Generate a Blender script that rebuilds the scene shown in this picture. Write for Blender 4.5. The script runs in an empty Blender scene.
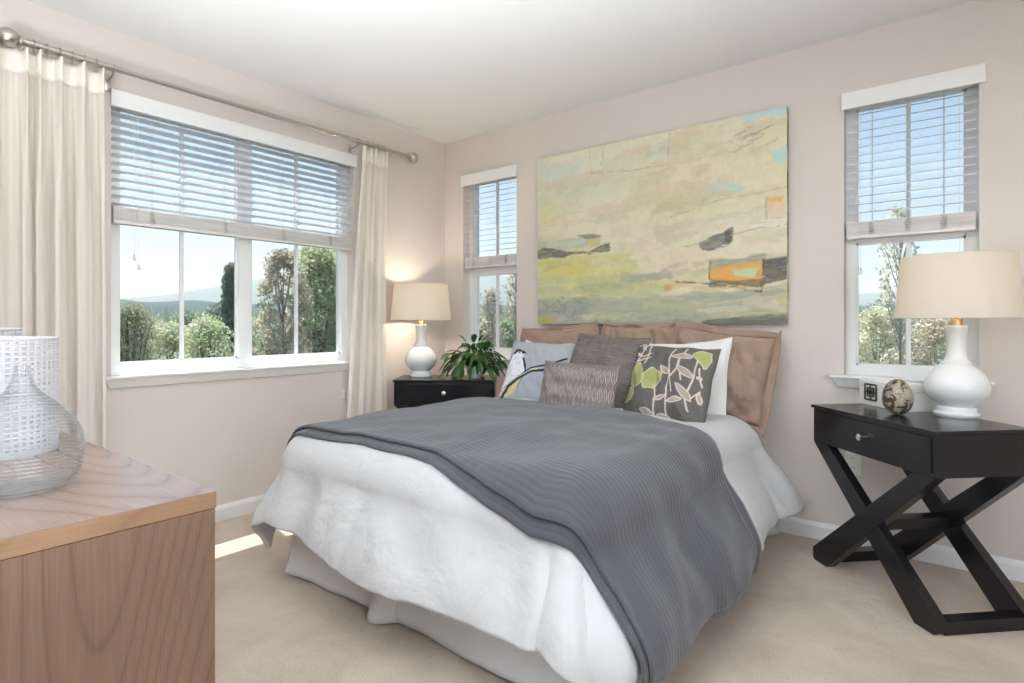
import bpy, bmesh, math, random
import numpy as np
from mathutils import Vector, Matrix, noise as mnoise
random.seed(7); RNG = np.random.default_rng(7)
PI = math.pi
COL = bpy.context.scene.collection
SC = bpy.context.scene

# ------------------------------------------------------------------ camera
YAW = math.atan(456/577.)
CAMP = Vector((3.360, -3.367, 1.13))
FW = Vector((-math.sin(YAW), math.cos(YAW), 0)); RT = Vector((math.cos(YAW), math.sin(YAW), 0))
cam = bpy.data.cameras.new('camera'); camo = bpy.data.objects.new('camera', cam); COL.objects.link(camo)
camo.location = CAMP; camo.rotation_euler = (PI/2, 0, YAW)
cam.sensor_width = 36; cam.lens = 577/1024*36; cam.shift_y = -18.5/1024
cam.clip_start = .02; cam.clip_end = 5000
SC.camera = camo

def at(px, D, z=0.0):
    """the spot at depth D in the direction px (used for laying out the land outside)"""
    p = CAMP + D*(FW + (px-512)/577.*RT); p.z = z; return p

# ------------------------------------------------------------------ light
SC.view_settings.view_transform = 'Standard'; SC.view_settings.look = 'None'
SC.view_settings.gamma = 1; SC.view_settings.use_curve_mapping = False
SC.view_settings.exposure = 0.14
world = bpy.data.worlds.new('world'); SC.world = world; world.use_nodes = True
wn = world.node_tree; bg = wn.nodes['Background']
sky = wn.nodes.new('ShaderNodeTexSky'); sky.sky_type = 'NISHITA'; sky.sun_disc = False
sky.sun_elevation = math.radians(62); sky.sun_rotation = math.radians(-90)
sky.air_density = 1.0; sky.dust_density = 0.0; sky.ozone_density = 1.0
wn.links.new(sky.outputs[0], bg.inputs[0]); bg.inputs[1].default_value = 0.15
sun = bpy.data.lights.new('sun', 'SUN'); sun.energy = 11.5; sun.angle = math.radians(.55); sun.color = (1, .96, .89)
suno = bpy.data.objects.new('sun', sun); COL.objects.link(suno)
el, az = math.radians(70), math.radians(12)
d = Vector((math.cos(el)*math.cos(az), -math.cos(el)*math.sin(az), -math.sin(el)))
suno.rotation_euler = d.to_track_quat('-Z', 'Y').to_euler(); suno.location = (-6, 2, 12)
def area(name, loc, target, sx, sy, power, color):
    l = bpy.data.lights.new(name, 'AREA'); l.shape = 'RECTANGLE'; l.size = sx; l.size_y = sy; l.energy = power; l.color = color
    o = bpy.data.objects.new(name, l); COL.objects.link(o); o.location = loc
    o.rotation_euler = (Vector(target)-Vector(loc)).to_track_quat('-Z', 'Y').to_euler(); return o
# added fill lamps, out of view behind and to the right of the camera
area('fill_rear', (2.7, -4.72, 1.45), (2.7, 0, 1.35), 3.2, 1.9, 11, (.90, .96, 1))
area('fill_right', (4.92, -3.0, 1.5), (0, -3.0, 1.3), 2.4, 1.8, 37, (.90, .96, 1))

# added fill lamp, unseen behind the camera, bounced off the ceiling
area('bounce_fill', (3.1, -4.25, .55), (2.5, -3.35, 2.6), 1.3, 1.3, 112, (.89, .95, 1)).data.spread = math.radians(82)

SC.cycles.max_bounces = 10; SC.cycles.diffuse_bounces = 5; SC.cycles.glossy_bounces = 4
SC.cycles.transmission_bounces = 10; SC.cycles.transparent_max_bounces = 24; SC.cycles.volume_bounces = 0
SC.cycles.caustics_reflective = False; SC.cycles.caustics_refractive = False
SC.cycles.sample_clamp_indirect = 8; SC.cycles.use_denoising = True

# ------------------------------------------------------------------ helpers
def lin(c):
    return tuple((v/255/12.92 if v/255 <= .04045 else ((v/255+.055)/1.055)**2.4) for v in c)
def tag(o, label=None, cat=None, group=None, kind=None):
    if label: o['label'] = label
    if cat: o['category'] = cat
    if group: o['group'] = group
    if kind: o['kind'] = kind
    return o
def empty(name, loc=(0,0,0), rz=0, label=None, cat=None, group=None):
    o = bpy.data.objects.new(name, None); COL.objects.link(o); o.location = loc; o.rotation_euler = (0,0,rz)
    o.empty_display_size = .05
    return tag(o, label, cat, group)
def link(name, me, mat, parent=None, smooth=False):
    o = bpy.data.objects.new(name, me); COL.objects.link(o)
    if mat is not None and not me.materials: me.materials.append(mat)
    if parent is not None: o.parent = parent
    if smooth: me.polygons.foreach_set('use_smooth', [True]*len(me.polygons))
    return o
def copy_tree(o, parent=None):
    c = o.copy(); COL.objects.link(c)
    if parent is not None: c.parent = parent
    for ch in list(o.children): copy_tree(ch, c)
    return c
def pydata(name, v, f, mat, parent=None, smooth=False):
    me = bpy.data.meshes.new(name); me.from_pydata([tuple(p) for p in v], [], f); me.update()
    return link(name, me, mat, parent, smooth)

class MB:
    """collects boxes, tubes, lathes and prisms; build() links them as one mesh object"""
    def __init__(s): s.bm = bmesh.new()
    def box(s, a, b, bev=0, M=None):
        c = [(a[i]+b[i])/2 for i in range(3)]; d = [abs(b[i]-a[i]) for i in range(3)]
        r = bmesh.ops.create_cube(s.bm, size=1)
        vs = r['verts']
        for v in vs: v.co = Vector((v.co.x*d[0]+c[0], v.co.y*d[1]+c[1], v.co.z*d[2]+c[2]))
        if bev:
            es = list({e for v in vs for e in v.link_edges})
            rr = bmesh.ops.bevel(s.bm, geom=es, offset=min(bev, min(d)*.45), segments=2, affect='EDGES', profile=.5)
            vs = list({v for f in rr['faces'] for v in f.verts} | {v for v in vs if v.is_valid})
        if M is not None:
            for v in vs: v.co = M @ v.co
        return s
    def prism(s, pts, a, b, axis=1, bev=0):
        """polygon pts (2D) extruded along axis between a and b"""
        def mk(p, t):
            q = list(p); q.insert(axis, t); return q
        A = [s.bm.verts.new(mk(p, a)) for p in pts]; B = [s.bm.verts.new(mk(p, b)) for p in pts]
        n = len(pts); fs = [s.bm.faces.new(A[::-1]), s.bm.faces.new(B)]
        for i in range(n): fs.append(s.bm.faces.new((A[i], A[(i+1)%n], B[(i+1)%n], B[i])))
        bmesh.ops.recalc_face_normals(s.bm, faces=fs)
        if bev:
            es = list({e for f in fs for e in f.edges})
            bmesh.ops.bevel(s.bm, geom=es, offset=bev, segments=2, affect='EDGES', profile=.5)
        return s
    def tube(s, pts, rad, n=8, cap=True):
        pts = [Vector(p) for p in pts]
        rs = rad if isinstance(rad, (list, tuple)) else [rad]*len(pts)
        rings = []; prev = None
        for i, p in enumerate(pts):
            t = (pts[min(i+1, len(pts)-1)]-pts[max(i-1, 0)]).normalized()
            if prev is None:
                nrm = t.cross(Vector((0,0,1)) if abs(t.z) < .9 else Vector((1,0,0))).normalized()
            else: nrm = (prev - t*prev.dot(t)).normalized()
            prev = nrm; bn = t.cross(nrm)
            rings.append([s.bm.verts.new(p + rs[i]*(math.cos(2*PI*k/n)*nrm + math.sin(2*PI*k/n)*bn)) for k in range(n)])
        for a, b in zip(rings, rings[1:]):
            for k in range(n): s.bm.faces.new((a[k], a[(k+1)%n], b[(k+1)%n], b[k]))
        if cap:
            s.bm.faces.new(rings[0][::-1]); s.bm.faces.new(rings[-1])
        return s
    def lathe(s, prof, n=48, c=(0,0,0), closed=False):
        """prof = [(r, z)]"""
        rings = []
        for r, z in prof:
            if r < 1e-5: rings.append([s.bm.verts.new((c[0], c[1], c[2]+z))])
            else: rings.append([s.bm.verts.new((c[0]+r*math.cos(2*PI*k/n), c[1]+r*math.sin(2*PI*k/n), c[2]+z)) for k in range(n)])
        pairs = list(zip(rings, rings[1:]))
        if closed: pairs.append((rings[-1], rings[0]))
        for a, b in pairs:
            for k in range(n):
                k2 = (k+1) % n
                q = [a[0]] if len(a) == 1 else [a[k], a[k2]]
                w = [b[0]] if len(b) == 1 else [b[k2], b[k]]
                if len(q)+len(w) >= 3: s.bm.faces.new(q+w)
        return s
    def sphere(s, c, r, seg=20, sc=(1,1,1)):
        M = Matrix.Translation(c) @ Matrix.Diagonal((*sc, 1))
        bmesh.ops.create_uvsphere(s.bm, u_segments=seg, v_segments=seg//2+2, radius=r, matrix=M); return s
    def ring(s, c, R, r, axis='y', n=20, m=6):
        pts = []
        for k in range(n+1):
            a = 2*PI*k/n
            q = {'y': (math.cos(a), 0, math.sin(a)), 'z': (math.cos(a), math.sin(a), 0), 'x': (0, math.cos(a), math.sin(a))}[axis]
            pts.append([c[i]+R*q[i] for i in range(3)])
        return s.tube(pts, r, m, cap=False)
    def build(s, name, mat, parent=None, smooth=False, M=None):
        me = bpy.data.meshes.new(name)
        if M is not None: bmesh.ops.transform(s.bm, matrix=M, verts=s.bm.verts)
        bmesh.ops.recalc_face_normals(s.bm, faces=s.bm.faces)
        s.bm.to_mesh(me); s.bm.free()
        o = link(name, me, mat, parent, smooth)
        if smooth and hasattr(me, 'set_sharp_from_angle'): me.set_sharp_from_angle(angle=math.radians(42))
        return o

def grid(name, fn, nu, nv, mat, parent=None, uv=None, closed_u=False, solid=0, color=None):
    """surface fn(u, v) -> xyz for u, v in 0..1; uv = function or (su, sv); color = array (nv, nu, 3) linear"""
    us = np.linspace(0, 1, nu); vs = np.linspace(0, 1, nv)
    V = [tuple(fn(u, v)) for v in vs for u in us]
    F = [(j*nu+i, j*nu+i+1, (j+1)*nu+i+1, (j+1)*nu+i) for j in range(nv-1) for i in range(nu-1)]
    me = bpy.data.meshes.new(name); me.from_pydata(V, [], F)
    ul = me.uv_layers.new(name='UVMap')
    su, sv = uv if uv else (1, 1)
    UV = np.array([(u*su, v*sv) for v in vs for u in us], dtype=np.float32)
    li = np.zeros(len(me.loops), dtype=np.int32); me.loops.foreach_get('vertex_index', li)
    ul.data.foreach_set('uv', UV[li].ravel())
    if color is not None:
        ca = me.color_attributes.new('Col', 'FLOAT_COLOR', 'POINT')
        rgba = np.ones((nu*nv, 4), dtype=np.float32); rgba[:, :3] = color.reshape(-1, 3)
        ca.data.foreach_set('color', rgba.ravel())
    me.update()
    o = link(name, me, mat, parent, True)
    if solid:
        m = o.modifiers.new('solid', 'SOLIDIFY'); m.thickness = solid; m.offset = -1
    return o

# ------------------------------------------------------------------ materials
class Mat:
    def __init__(s, name, col=(.8,.8,.8), rough=.5, metal=0, spec=.5, **kw):
        m = bpy.data.materials.new(name); m.use_nodes = True; s.m = m; s.nt = m.node_tree; s.N = s.nt.nodes; s.L = s.nt.links
        s.p = s.N['Principled BSDF']
        s.p.inputs['Base Color'].default_value = (*col, 1); s.p.inputs['Roughness'].default_value = rough
        s.p.inputs['Metallic'].default_value = metal; s.p.inputs['Specular IOR Level'].default_value = spec
        for k, v in kw.items(): s.p.inputs[k.replace('_', ' ')].default_value = v
        s.h = None
    def node(s, t, **kw):
        n = s.N.new(t)
        for k, v in kw.items():
            if k in n.inputs: n.inputs[k].default_value = v
            else: setattr(n, k, v)
        return n
    def coord(s, kind='Object', scale=(1,1,1), rot=(0,0,0)):
        tc = s.N.new('ShaderNodeTexCoord'); mp = s.N.new('ShaderNodeMapping')
        mp.inputs['Scale'].default_value = scale; mp.inputs['Rotation'].default_value = rot
        s.L.new(tc.outputs[kind], mp.inputs[0]); return mp.outputs[0]
    def noise(s, co, scale, detail=4, rough=.5, dist=0):
        n = s.node('ShaderNodeTexNoise'); n.inputs['Scale'].default_value = scale; n.inputs['Detail'].default_value = detail
        n.inputs['Roughness'].default_value = rough; n.inputs['Distortion'].default_value = dist
        s.L.new(co, n.inputs['Vector']); return n.outputs['Fac']
    def ramp(s, fac, stops):
        r = s.N.new('ShaderNodeValToRGB'); e = r.color_ramp.elements
        while len(e) < len(stops): e.new(.5)
        for q, (pos, c) in zip(e, stops): q.position = pos; q.color = (*c, 1) if len(c) == 3 else c
        s.L.new(fac, r.inputs[0]); return r.outputs[0]
    def mix(s, fac, a, b, mode='MIX'):
        n = s.N.new('ShaderNodeMix'); n.data_type = 'RGBA'; n.blend_type = mode
        for v, i in ((fac, 0), (a, 6), (b, 7)):
            if hasattr(v, 'is_linked'): s.L.new(v, n.inputs[i])
            elif i == 0: n.inputs[0].default_value = v
            else: n.inputs[i].default_value = (*v, 1)
        return n.outputs[2]
    def color(s, o): s.L.new(o, s.p.inputs['Base Color']); return s
    def bump(s, height, strength=.3, dist=.01):
        b = s.N.new('ShaderNodeBump'); b.inputs['Strength'].default_value = strength; b.inputs['Distance'].default_value = dist
        s.L.new(height, b.inputs['Height'])
        if s.h is not None: s.L.new(s.h, b.inputs['Normal'])
        s.h = b.outputs[0]; s.L.new(s.h, s.p.inputs['Normal']); return s

def c255(*c): return lin(c)
def m_wall(name, col):
    m = Mat(name, col, .75, spec=.25); co = m.coord('Object')
    m.color(m.mix(m.noise(co, 1.3, 3), tuple(v*.98 for v in col), tuple(min(1, v*1.02) for v in col)))
    m.bump(m.noise(co, 160, 3), .12, .002); return m.m
WALL = m_wall('wall_paint_beige', (.71, .645, .605))
CEIL = m_wall('ceiling_paint', (.82, .82, .81))
TRIM = Mat('white_trim', (.86, .86, .86), .35).m
VINYL = Mat('white_vinyl', (.86, .87, .88), .3).m
def m_carpet():
    m = Mat('carpet_beige', (.55, .47, .38), .95, spec=.1); co = m.coord('Object')
    big = m.noise(co, 3.2, 5, .65, .6); fine = m.noise(co, 220, 4, .7)
    a = m.ramp(big, [(.32, (.52, .43, .34)), (.7, (.68, .575, .465))])
    b = m.ramp(fine, [(.3, (.62, .62, .62)), (.72, (1.12, 1.1, 1.08))])
    m.color(m.mix(1, a, b, 'MULTIPLY')); m.bump(m.noise(co, 300, 3, .8), .5, .005); m.bump(m.noise(co, 30, 4), .3, .01)
    m.p.inputs['Sheen Weight'].default_value = .25
    return m.m
CARPET = m_carpet()
def m_wood(name, axis, c0, c1, c2, scale=1.0):
    """oak veneer, grain along axis"""
    m = Mat(name, c1, .24 if axis == 0 else .42, spec=.5)
    sc = [2.6*scale]*3; sc[axis] = .60*scale
    co = m.coord('Object', tuple(sc))
    n1 = m.noise(co, 1.0, 1.5, .35, .12)
    w = m.N.new('ShaderNodeMath'); w.operation = 'MULTIPLY'; w.inputs[1].default_value = 52; m.L.new(n1, w.inputs[0])
    fr = m.N.new('ShaderNodeMath'); fr.operation = 'PINGPONG'; fr.inputs[1].default_value = 1; m.L.new(w.outputs[0], fr.inputs[0])
    sc2 = [420*scale]*3; sc2[axis] = 7*scale
    fine = m.noise(m.coord('Object', tuple(sc2)), 1, 2, .5)
    ringc = m.ramp(fr.outputs[0], [(0, c0), (.22, c1), (1, c2)])
    m.color(m.mix(.38, ringc, m.ramp(fine, [(.35, tuple(v*.72 for v in c1)), (.62, tuple(v*1.12 for v in c1))])))
    m.bump(fine, .12, .001); return m.m
OAK_V = m_wood('oak_side_vertical', 2, (.120,.066,.042), (.180,.102,.066), (.205,.120,.08))
OAK_H = m_wood('oak_top', 0, (.15,.095,.075), (.235,.155,.125), (.27,.18,.145))
OAK_E = m_wood('oak_edge', 1, (.20,.11,.06), (.28,.16,.09), (.31,.18,.105))
def m_black():
    m = Mat('black_lacquered_wood', (.011, .010, .012), .22, spec=.5)
    co = m.coord('Object', (4, 120, 120)); m.bump(m.noise(co, 1, 3), .08, .001); return m.m
BLACK = m_black()
NICKEL = Mat('brushed_nickel', (.55, .51, .46), .3, 1).m
CHROME = Mat('polished_nickel', (.8, .78, .75), .15, 1).m
BRASS = Mat('brass_cap', (.75, .52, .22), .35, 1).m
CERAMIC = Mat('white_glazed_ceramic', (.86, .87, .88), .12, Coat_Weight=.6, Coat_Roughness=.04).m
WHITEPL = Mat('white_plastic', (.84, .83, .8), .4).m

def m_fabric(name, col, weave=900, wrinkle=.25, rough=.9, wscale=9, transl=0, var=.04, wdist=1.0):
    m = Mat(name, col, rough, spec=.15); co = m.coord('Object')
    m.color(m.mix(m.noise(co, 6, 3), tuple(v*(1-var) for v in col), tuple(min(1, v*(1+var)) for v in col)))
    m.p.inputs['Sheen Weight'].default_value = .15
    if wrinkle: m.bump(m.noise(co, wscale, 4, .5, wdist), wrinkle, .03)
    m.bump(m.noise(co, weave, 2), .1, .001); return m.m
LINEN = m_fabric('white_linen', (.57, .567, .57), wrinkle=.5, wscale=6, wdist=.4)
SKIRT = m_fabric('white_skirt_cotton', (.74, .735, .73), wrinkle=.12, wscale=5)
PILLOW_W = m_fabric('white_pillowcase', (.84, .83, .83), wrinkle=.4, wscale=8)
TAUPE = m_fabric('taupe_cotton', (.35, .24, .187), wrinkle=.6, wscale=8)
def m_throw():
    m = Mat('grey_quilted_cotton', (.15, .155, .17), .85, spec=.2)
    uv = m.coord('UV')
    w = m.node('ShaderNodeTexWave'); w.wave_type = 'BANDS'; w.bands_direction = 'Y'; w.inputs['Scale'].default_value = 14
    w.inputs['Distortion'].default_value = .5; w.inputs['Detail'].default_value = 1; w.inputs['Detail Scale'].default_value = 1.5
    m.L.new(uv, w.inputs['Vector'])
    w2 = m.node('ShaderNodeTexWave'); w2.wave_type = 'BANDS'; w2.bands_direction = 'X'; w2.inputs['Scale'].default_value = 6
    w2.inputs['Distortion'].default_value = 6; m.L.new(uv, w2.inputs['Vector'])
    n = m.noise(uv, 4, 3)
    c = m.mix(n, (.078,.078,.090), (.092,.092,.105))
    m.color(m.mix(m.ramp(w.outputs['Fac'], [(0, (1,1,1)), (.3, (0,0,0))]), c, (.068,.068,.078)))
    m.bump(w.outputs['Fac'], .24, .006); m.bump(w2.outputs['Fac'], .10, .006); m.bump(m.noise(uv, 500, 2), .12, .001)
    m.p.inputs['Sheen Weight'].default_value = .3
    return m.m
THROW = m_throw()
def m_curtain(name, col, tint):
    m = Mat(name, col, .95, spec=.05)
    co = m.coord('UV')
    w = m.node('ShaderNodeTexWave'); w.wave_type = 'BANDS'; w.bands_direction = 'X'; w.inputs['Scale'].default_value = 9
    w.inputs['Distortion'].default_value = .4; m.L.new(co, w.inputs['Vector'])
    cc = m.mix(m.ramp(w.outputs['Fac'], [(.3, (0,0,0)), (.7, (1,1,1))]), col, tuple(v*.93 for v in col)); m.color(cc)
    tr = m.N.new('ShaderNodeBsdfTranslucent'); m.L.new(cc, tr.inputs[0])
    tp = m.N.new('ShaderNodeBsdfTransparent'); tp.inputs[0].default_value = (*tint, 1)
    mx = m.N.new('ShaderNodeMixShader'); mx.inputs[0].default_value = .30
    m.L.new(m.p.outputs[0], mx.inputs[1]); m.L.new(tr.outputs[0], mx.inputs[2])
    mx2 = m.N.new('ShaderNodeMixShader'); mx2.inputs[0].default_value = .07
    m.L.new(mx.outputs[0], mx2.inputs[1]); m.L.new(tp.outputs[0], mx2.inputs[2])
    m.L.new(mx2.outputs[0], m.N['Material Output'].inputs[0]); return m.m
CURTAIN = m_curtain('sheer_cream_curtain', (.96, .915, .855), (1, .97, .92))
CURTHEAD = Mat('cream_curtain_header', (.90, .85, .78), .95, spec=.05).m
def m_paneglass():
    m = bpy.data.materials.new('window_glass'); m.use_nodes = True; nt = m.node_tree; nt.nodes.clear()
    o = nt.nodes.new('ShaderNodeOutputMaterial'); mx = nt.nodes.new('ShaderNodeMixShader')
    t = nt.nodes.new('ShaderNodeBsdfTransparent'); g = nt.nodes.new('ShaderNodeBsdfGlossy'); g.inputs['Roughness'].default_value = .0
    t.inputs[0].default_value = (.94, .96, .96, 1)
    f = nt.nodes.new('ShaderNodeLayerWeight'); f.inputs[0].default_value = .5
    pw = nt.nodes.new('ShaderNodeMath'); pw.operation = 'POWER'; pw.inputs[1].default_value = 5; nt.links.new(f.outputs['Facing'], pw.inputs[0])
    ma = nt.nodes.new('ShaderNodeMath'); ma.operation = 'MULTIPLY_ADD'; ma.inputs[1].default_value = .9; ma.inputs[2].default_value = .025; nt.links.new(pw.outputs[0], ma.inputs[0])
    nt.links.new(ma.outputs[0], mx.inputs[0]); nt.links.new(t.outputs[0], mx.inputs[1]); nt.links.new(g.outputs[0], mx.inputs[2])
    nt.links.new(mx.outputs[0], o.inputs[0]); return m
PANE = m_paneglass()
def m_slat():
    m = Mat('white_faux_wood_slat', (.93, .93, .94), .45)
    tr = m.N.new('ShaderNodeBsdfTranslucent'); tr.inputs[0].default_value = (.9, .92, .95, 1)
    mx = m.N.new('ShaderNodeMixShader'); mx.inputs[0].default_value = .6
    m.L.new(m.p.outputs[0], mx.inputs[1]); m.L.new(tr.outputs[0], mx.inputs[2])
    m.L.new(mx.outputs[0], m.N['Material Output'].inputs[0]); return m.m
SLAT = m_slat()
def m_rail():
    m = Mat('whitewashed_wood_slat', (.80, .77, .75), .5)
    m.color(m.ramp(m.noise(m.coord('Object', (3, 3, 120)), 1, 3), [(.35, (.70,.67,.65)), (.6, (.83,.81,.80))])); return m.m
RAIL = m_rail()
CORD = Mat('blind_cord', (.75, .73, .70), .8).m
LADDER = Mat('blind_ladder_cord', (.50, .49, .50), .8).m

# ------------------------------------------------------------------ room shell
H = 2.596
def wall_mesh(name, axis, lo, hi, t0, t1, holes, mat):
    """wall along axis (0 = x, 1 = y) from lo to hi, between t0 and t1 across, holes = [(a, b, z0, z1)]"""
    us = sorted({lo, hi, *[h for q in holes for h in q[:2]]}); zs = sorted({0, H, *[h for q in holes for h in q[2:]]})
    m = MB()
    for a, b in zip(us, us[1:]):
        for c, e in zip(zs, zs[1:]):
            if any(a >= q[0]-1e-6 and b <= q[1]+1e-6 and c >= q[2]-1e-6 and e <= q[3]+1e-6 for q in holes): continue
            if axis == 0: m.box((a, t0, c), (b, t1, e))
            else: m.box((t0, a, c), (t1, b, e))
    bmesh.ops.remove_doubles(m.bm, verts=m.bm.verts, dist=1e-5)
    return tag(m.build(name, mat), kind='structure')
XR, YR = 5.0, -4.8
W1 = (-2.347, -.895, .86, 2.30); W2 = (.205, .742, .86, 2.30); W3 = (2.862, 3.400, .86, 2.30)
wall_mesh('wall_left', 1, YR-.16, .16, -.16, 0, [W1], WALL)
wall_mesh('wall_back', 0, 0, XR+.16, 0, .16, [W2, W3], WALL)
wall_mesh('wall_rear', 0, 0, XR+.16, YR-.16, YR, [(1.0, 4.4, .45, 2.4)], WALL)
wall_mesh('wall_right', 1, YR, 0, XR, XR+.16, [(-4.2, -1.8, .5, 2.4)], WALL)
m = MB(); m.box((-.16, YR-.16, -.12), (XR+.16, .16, 0)); tag(m.build('floor', CARPET), kind='structure')
m = MB(); m.box((-.16, YR-.16, H), (XR+.16, .16, H+.12)); tag(m.build('ceiling', CEIL), kind='structure')
def baseboard(name, axis, a, b, face, sgn):
    pr = [(0, 0), (.015, 0), (.015, .068), (.010, .080), (.006, .089), (0, .089)]
    m = MB()
    pts = [(face+sgn*p[0], p[1]) for p in pr]
    m.prism(pts, a, b, axis=axis)
    return tag(m.build(name, TRIM), kind='structure')
baseboard('baseboard_left', 1, YR, -.0, 0, 1)
baseboard('baseboard_back', 0, .0, XR, 0, -1)
baseboard('baseboard_rear', 0, 0, XR, YR, 1)
baseboard('baseboard_right', 1, YR, 0, XR, -1)

def window(n, axis, op, sashes, muntins, gz, upper=None, sill=(0, 0), name_extra=''):
    """axis 1: in the left wall (u = y, outward = -x); axis 0: in the back wall (u = x, outward = +y)
    sashes = [(glass u0, glass u1)], gz = (z0, z1) of the lower glass, upper = z range of a second row"""
    u0, u1, z0, z1 = op
    def bx(mb, a, b, w0, w1, c, e, bev=0):
        if axis == 1: mb.box((-w1, a, c), (-w0, b, e), bev)
        else: mb.box((a, w0, c), (b, w1, e), bev)
    root = empty('window_%d' % n, (-.08, (u0+u1)/2, z0) if axis else ((u0+u1)/2, .08, z0)); tag(root, kind='structure')
    inv = Matrix.Translation(-Vector(root.location))
    rows = [gz] + ([upper] if upper else [])
    f = MB()
    bx(f, u0, sashes[0][0], .075, .135, z0, z1); bx(f, sashes[-1][1], u1, .075, .135, z0, z1)
    bx(f, sashes[0][0], sashes[-1][1], .075, .135, z0, gz[0]); bx(f, sashes[0][0], sashes[-1][1], .075, .135, rows[-1][1], z1)
    fr = f.build('window_frame', VINYL, root, M=inv)
    s = MB()
    lo, hi = gz[0], rows[-1][1]
    for (a, _), (b, _) in zip([(q[1], 0) for q in sashes[:-1]], [(q[0], 0) for q in sashes[1:]]):
        bx(s, a, b, .070, .125, lo, hi, .003)
    if upper: bx(s, sashes[0][0], sashes[0][1], .078, .125, gz[1], upper[0], .003)
    for a, b in sashes:                      # thin glazing beads inside each pane
        for q in rows:
            for (p0, p1, y0, y1) in ((a, a+.010, *q), (b-.010, b, *q), (a, b, q[0], q[0]+.010), (a, b, q[1]-.010, q[1])):
                bx(s, p0, p1, .088, .102, y0, y1)
    s.build('sash', VINYL, root, M=inv)
    mm = MB()
    for u in muntins: bx(mm, u-.010, u+.010, .092, .108, lo, hi)
    mm.build('muntin', VINYL, root, M=inv)
    for (a, b) in sashes:
        for q in rows:
            g = MB(); bx(g, a+.005, b-.005, .098, .101, q[0]+.004, q[1]-.004); g.build('pane', PANE, root, M=inv)
    # sill with a moulded apron whose ends taper
    a, b = sill
    g = MB()
    rows_ = [(.000, .057, 0), (.000, .045, 0), (.012, .036, 0), (.028, .0, 1)]
    zt = z0+.004; prof = [(.050, zt), (.052, zt-.008), (.046, zt-.016), (.036, zt-.018), (.033, zt-.026), (.018, zt-.052), (.014, zt-.060)]
    tp = [0, 0, .003, .008, .010, .024, .028]
    V = []; F = []
    for k, ((w, z), t) in enumerate(zip(prof, tp)):
        for u in (a+t, b-t):
            V.append((w, u, z) if axis else (u, -w, z))
    back = []
    for k, ((w, z), t) in enumerate(zip(prof, tp)):
        for u in (a+t, b-t): V.append((.0, u, z) if axis else (u, 0, z))
    n_ = len(prof)
    for k in range(n_-1): F.append((2*k, 2*k+1, 2*k+3, 2*k+2))
    for sgn in (0, 1):
        for k in range(n_-1): F.append((2*k+sgn, 2*k+2+sgn, 2*n_+2*k+2+sgn, 2*n_+2*k+sgn))
    F.append((0, 1, 2*n_+1, 2*n_)); F.append((2*n_-2, 2*n_-1, 4*n_-1, 4*n_-2)); F.append((2*n_, 2*n_+1, 4*n_-1, 4*n_-2))
    for v in V: g.bm.verts.new(v)
    g.bm.verts.ensure_lookup_table()
    for q in F: g.bm.faces.new([g.bm.verts[i] for i in q])
    bx(g, u0, u1, 0, .08, z0, z0+.004)
    g.build('window_sill', TRIM, root, M=inv)
    return root
window(1, 1, W1, [(-2.290, -1.670), (-1.588, -.945)], [-1.977, -1.275], (.918, 2.24), None, (-2.385, -.86))
window(2, 0, W2, [(.255, .690)], [.476], (.930, 1.512), (1.565, 2.24), (.165, .782))
window(3, 0, W3, [(2.905, 3.353)], [3.128], (.912, 1.542), (1.59, 2.232), (2.808, 3.454))
# unseen windows added behind and beside the camera for the fill lamps, plain frames
def added_window(n, a, b):
    root = empty('window_%d' % n, a); tag(root, kind='structure'); m = MB(); t = .06
    inv = Matrix.Translation(-Vector(a)); ax = 0 if b[0]-a[0] > b[1]-a[1] else 1
    lo, hi = a[ax], b[ax]; o = 1-ax
    def bx(u0, u1, z0, z1):
        p = [0,0,z0]; q = [0,0,z1]; p[ax] = u0; q[ax] = u1; p[o] = a[o]; q[o] = b[o]; m.box(p, q)
    bx(lo, lo+t, a[2], b[2]); bx(hi-t, hi, a[2], b[2]); bx(lo, hi, a[2], a[2]+t); bx(lo, hi, b[2]-t, b[2])
    mid = (lo+hi)/2; bx(mid-.03, mid+.03, a[2], b[2]); m.build('window_frame', VINYL, root, M=inv)
added_window(4, (1.0, YR-.12, .45), (4.4, YR-.08, 2.4))
added_window(5, (XR+.08, -4.2, .5), (XR+.12, -1.8, 2.4))

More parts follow.
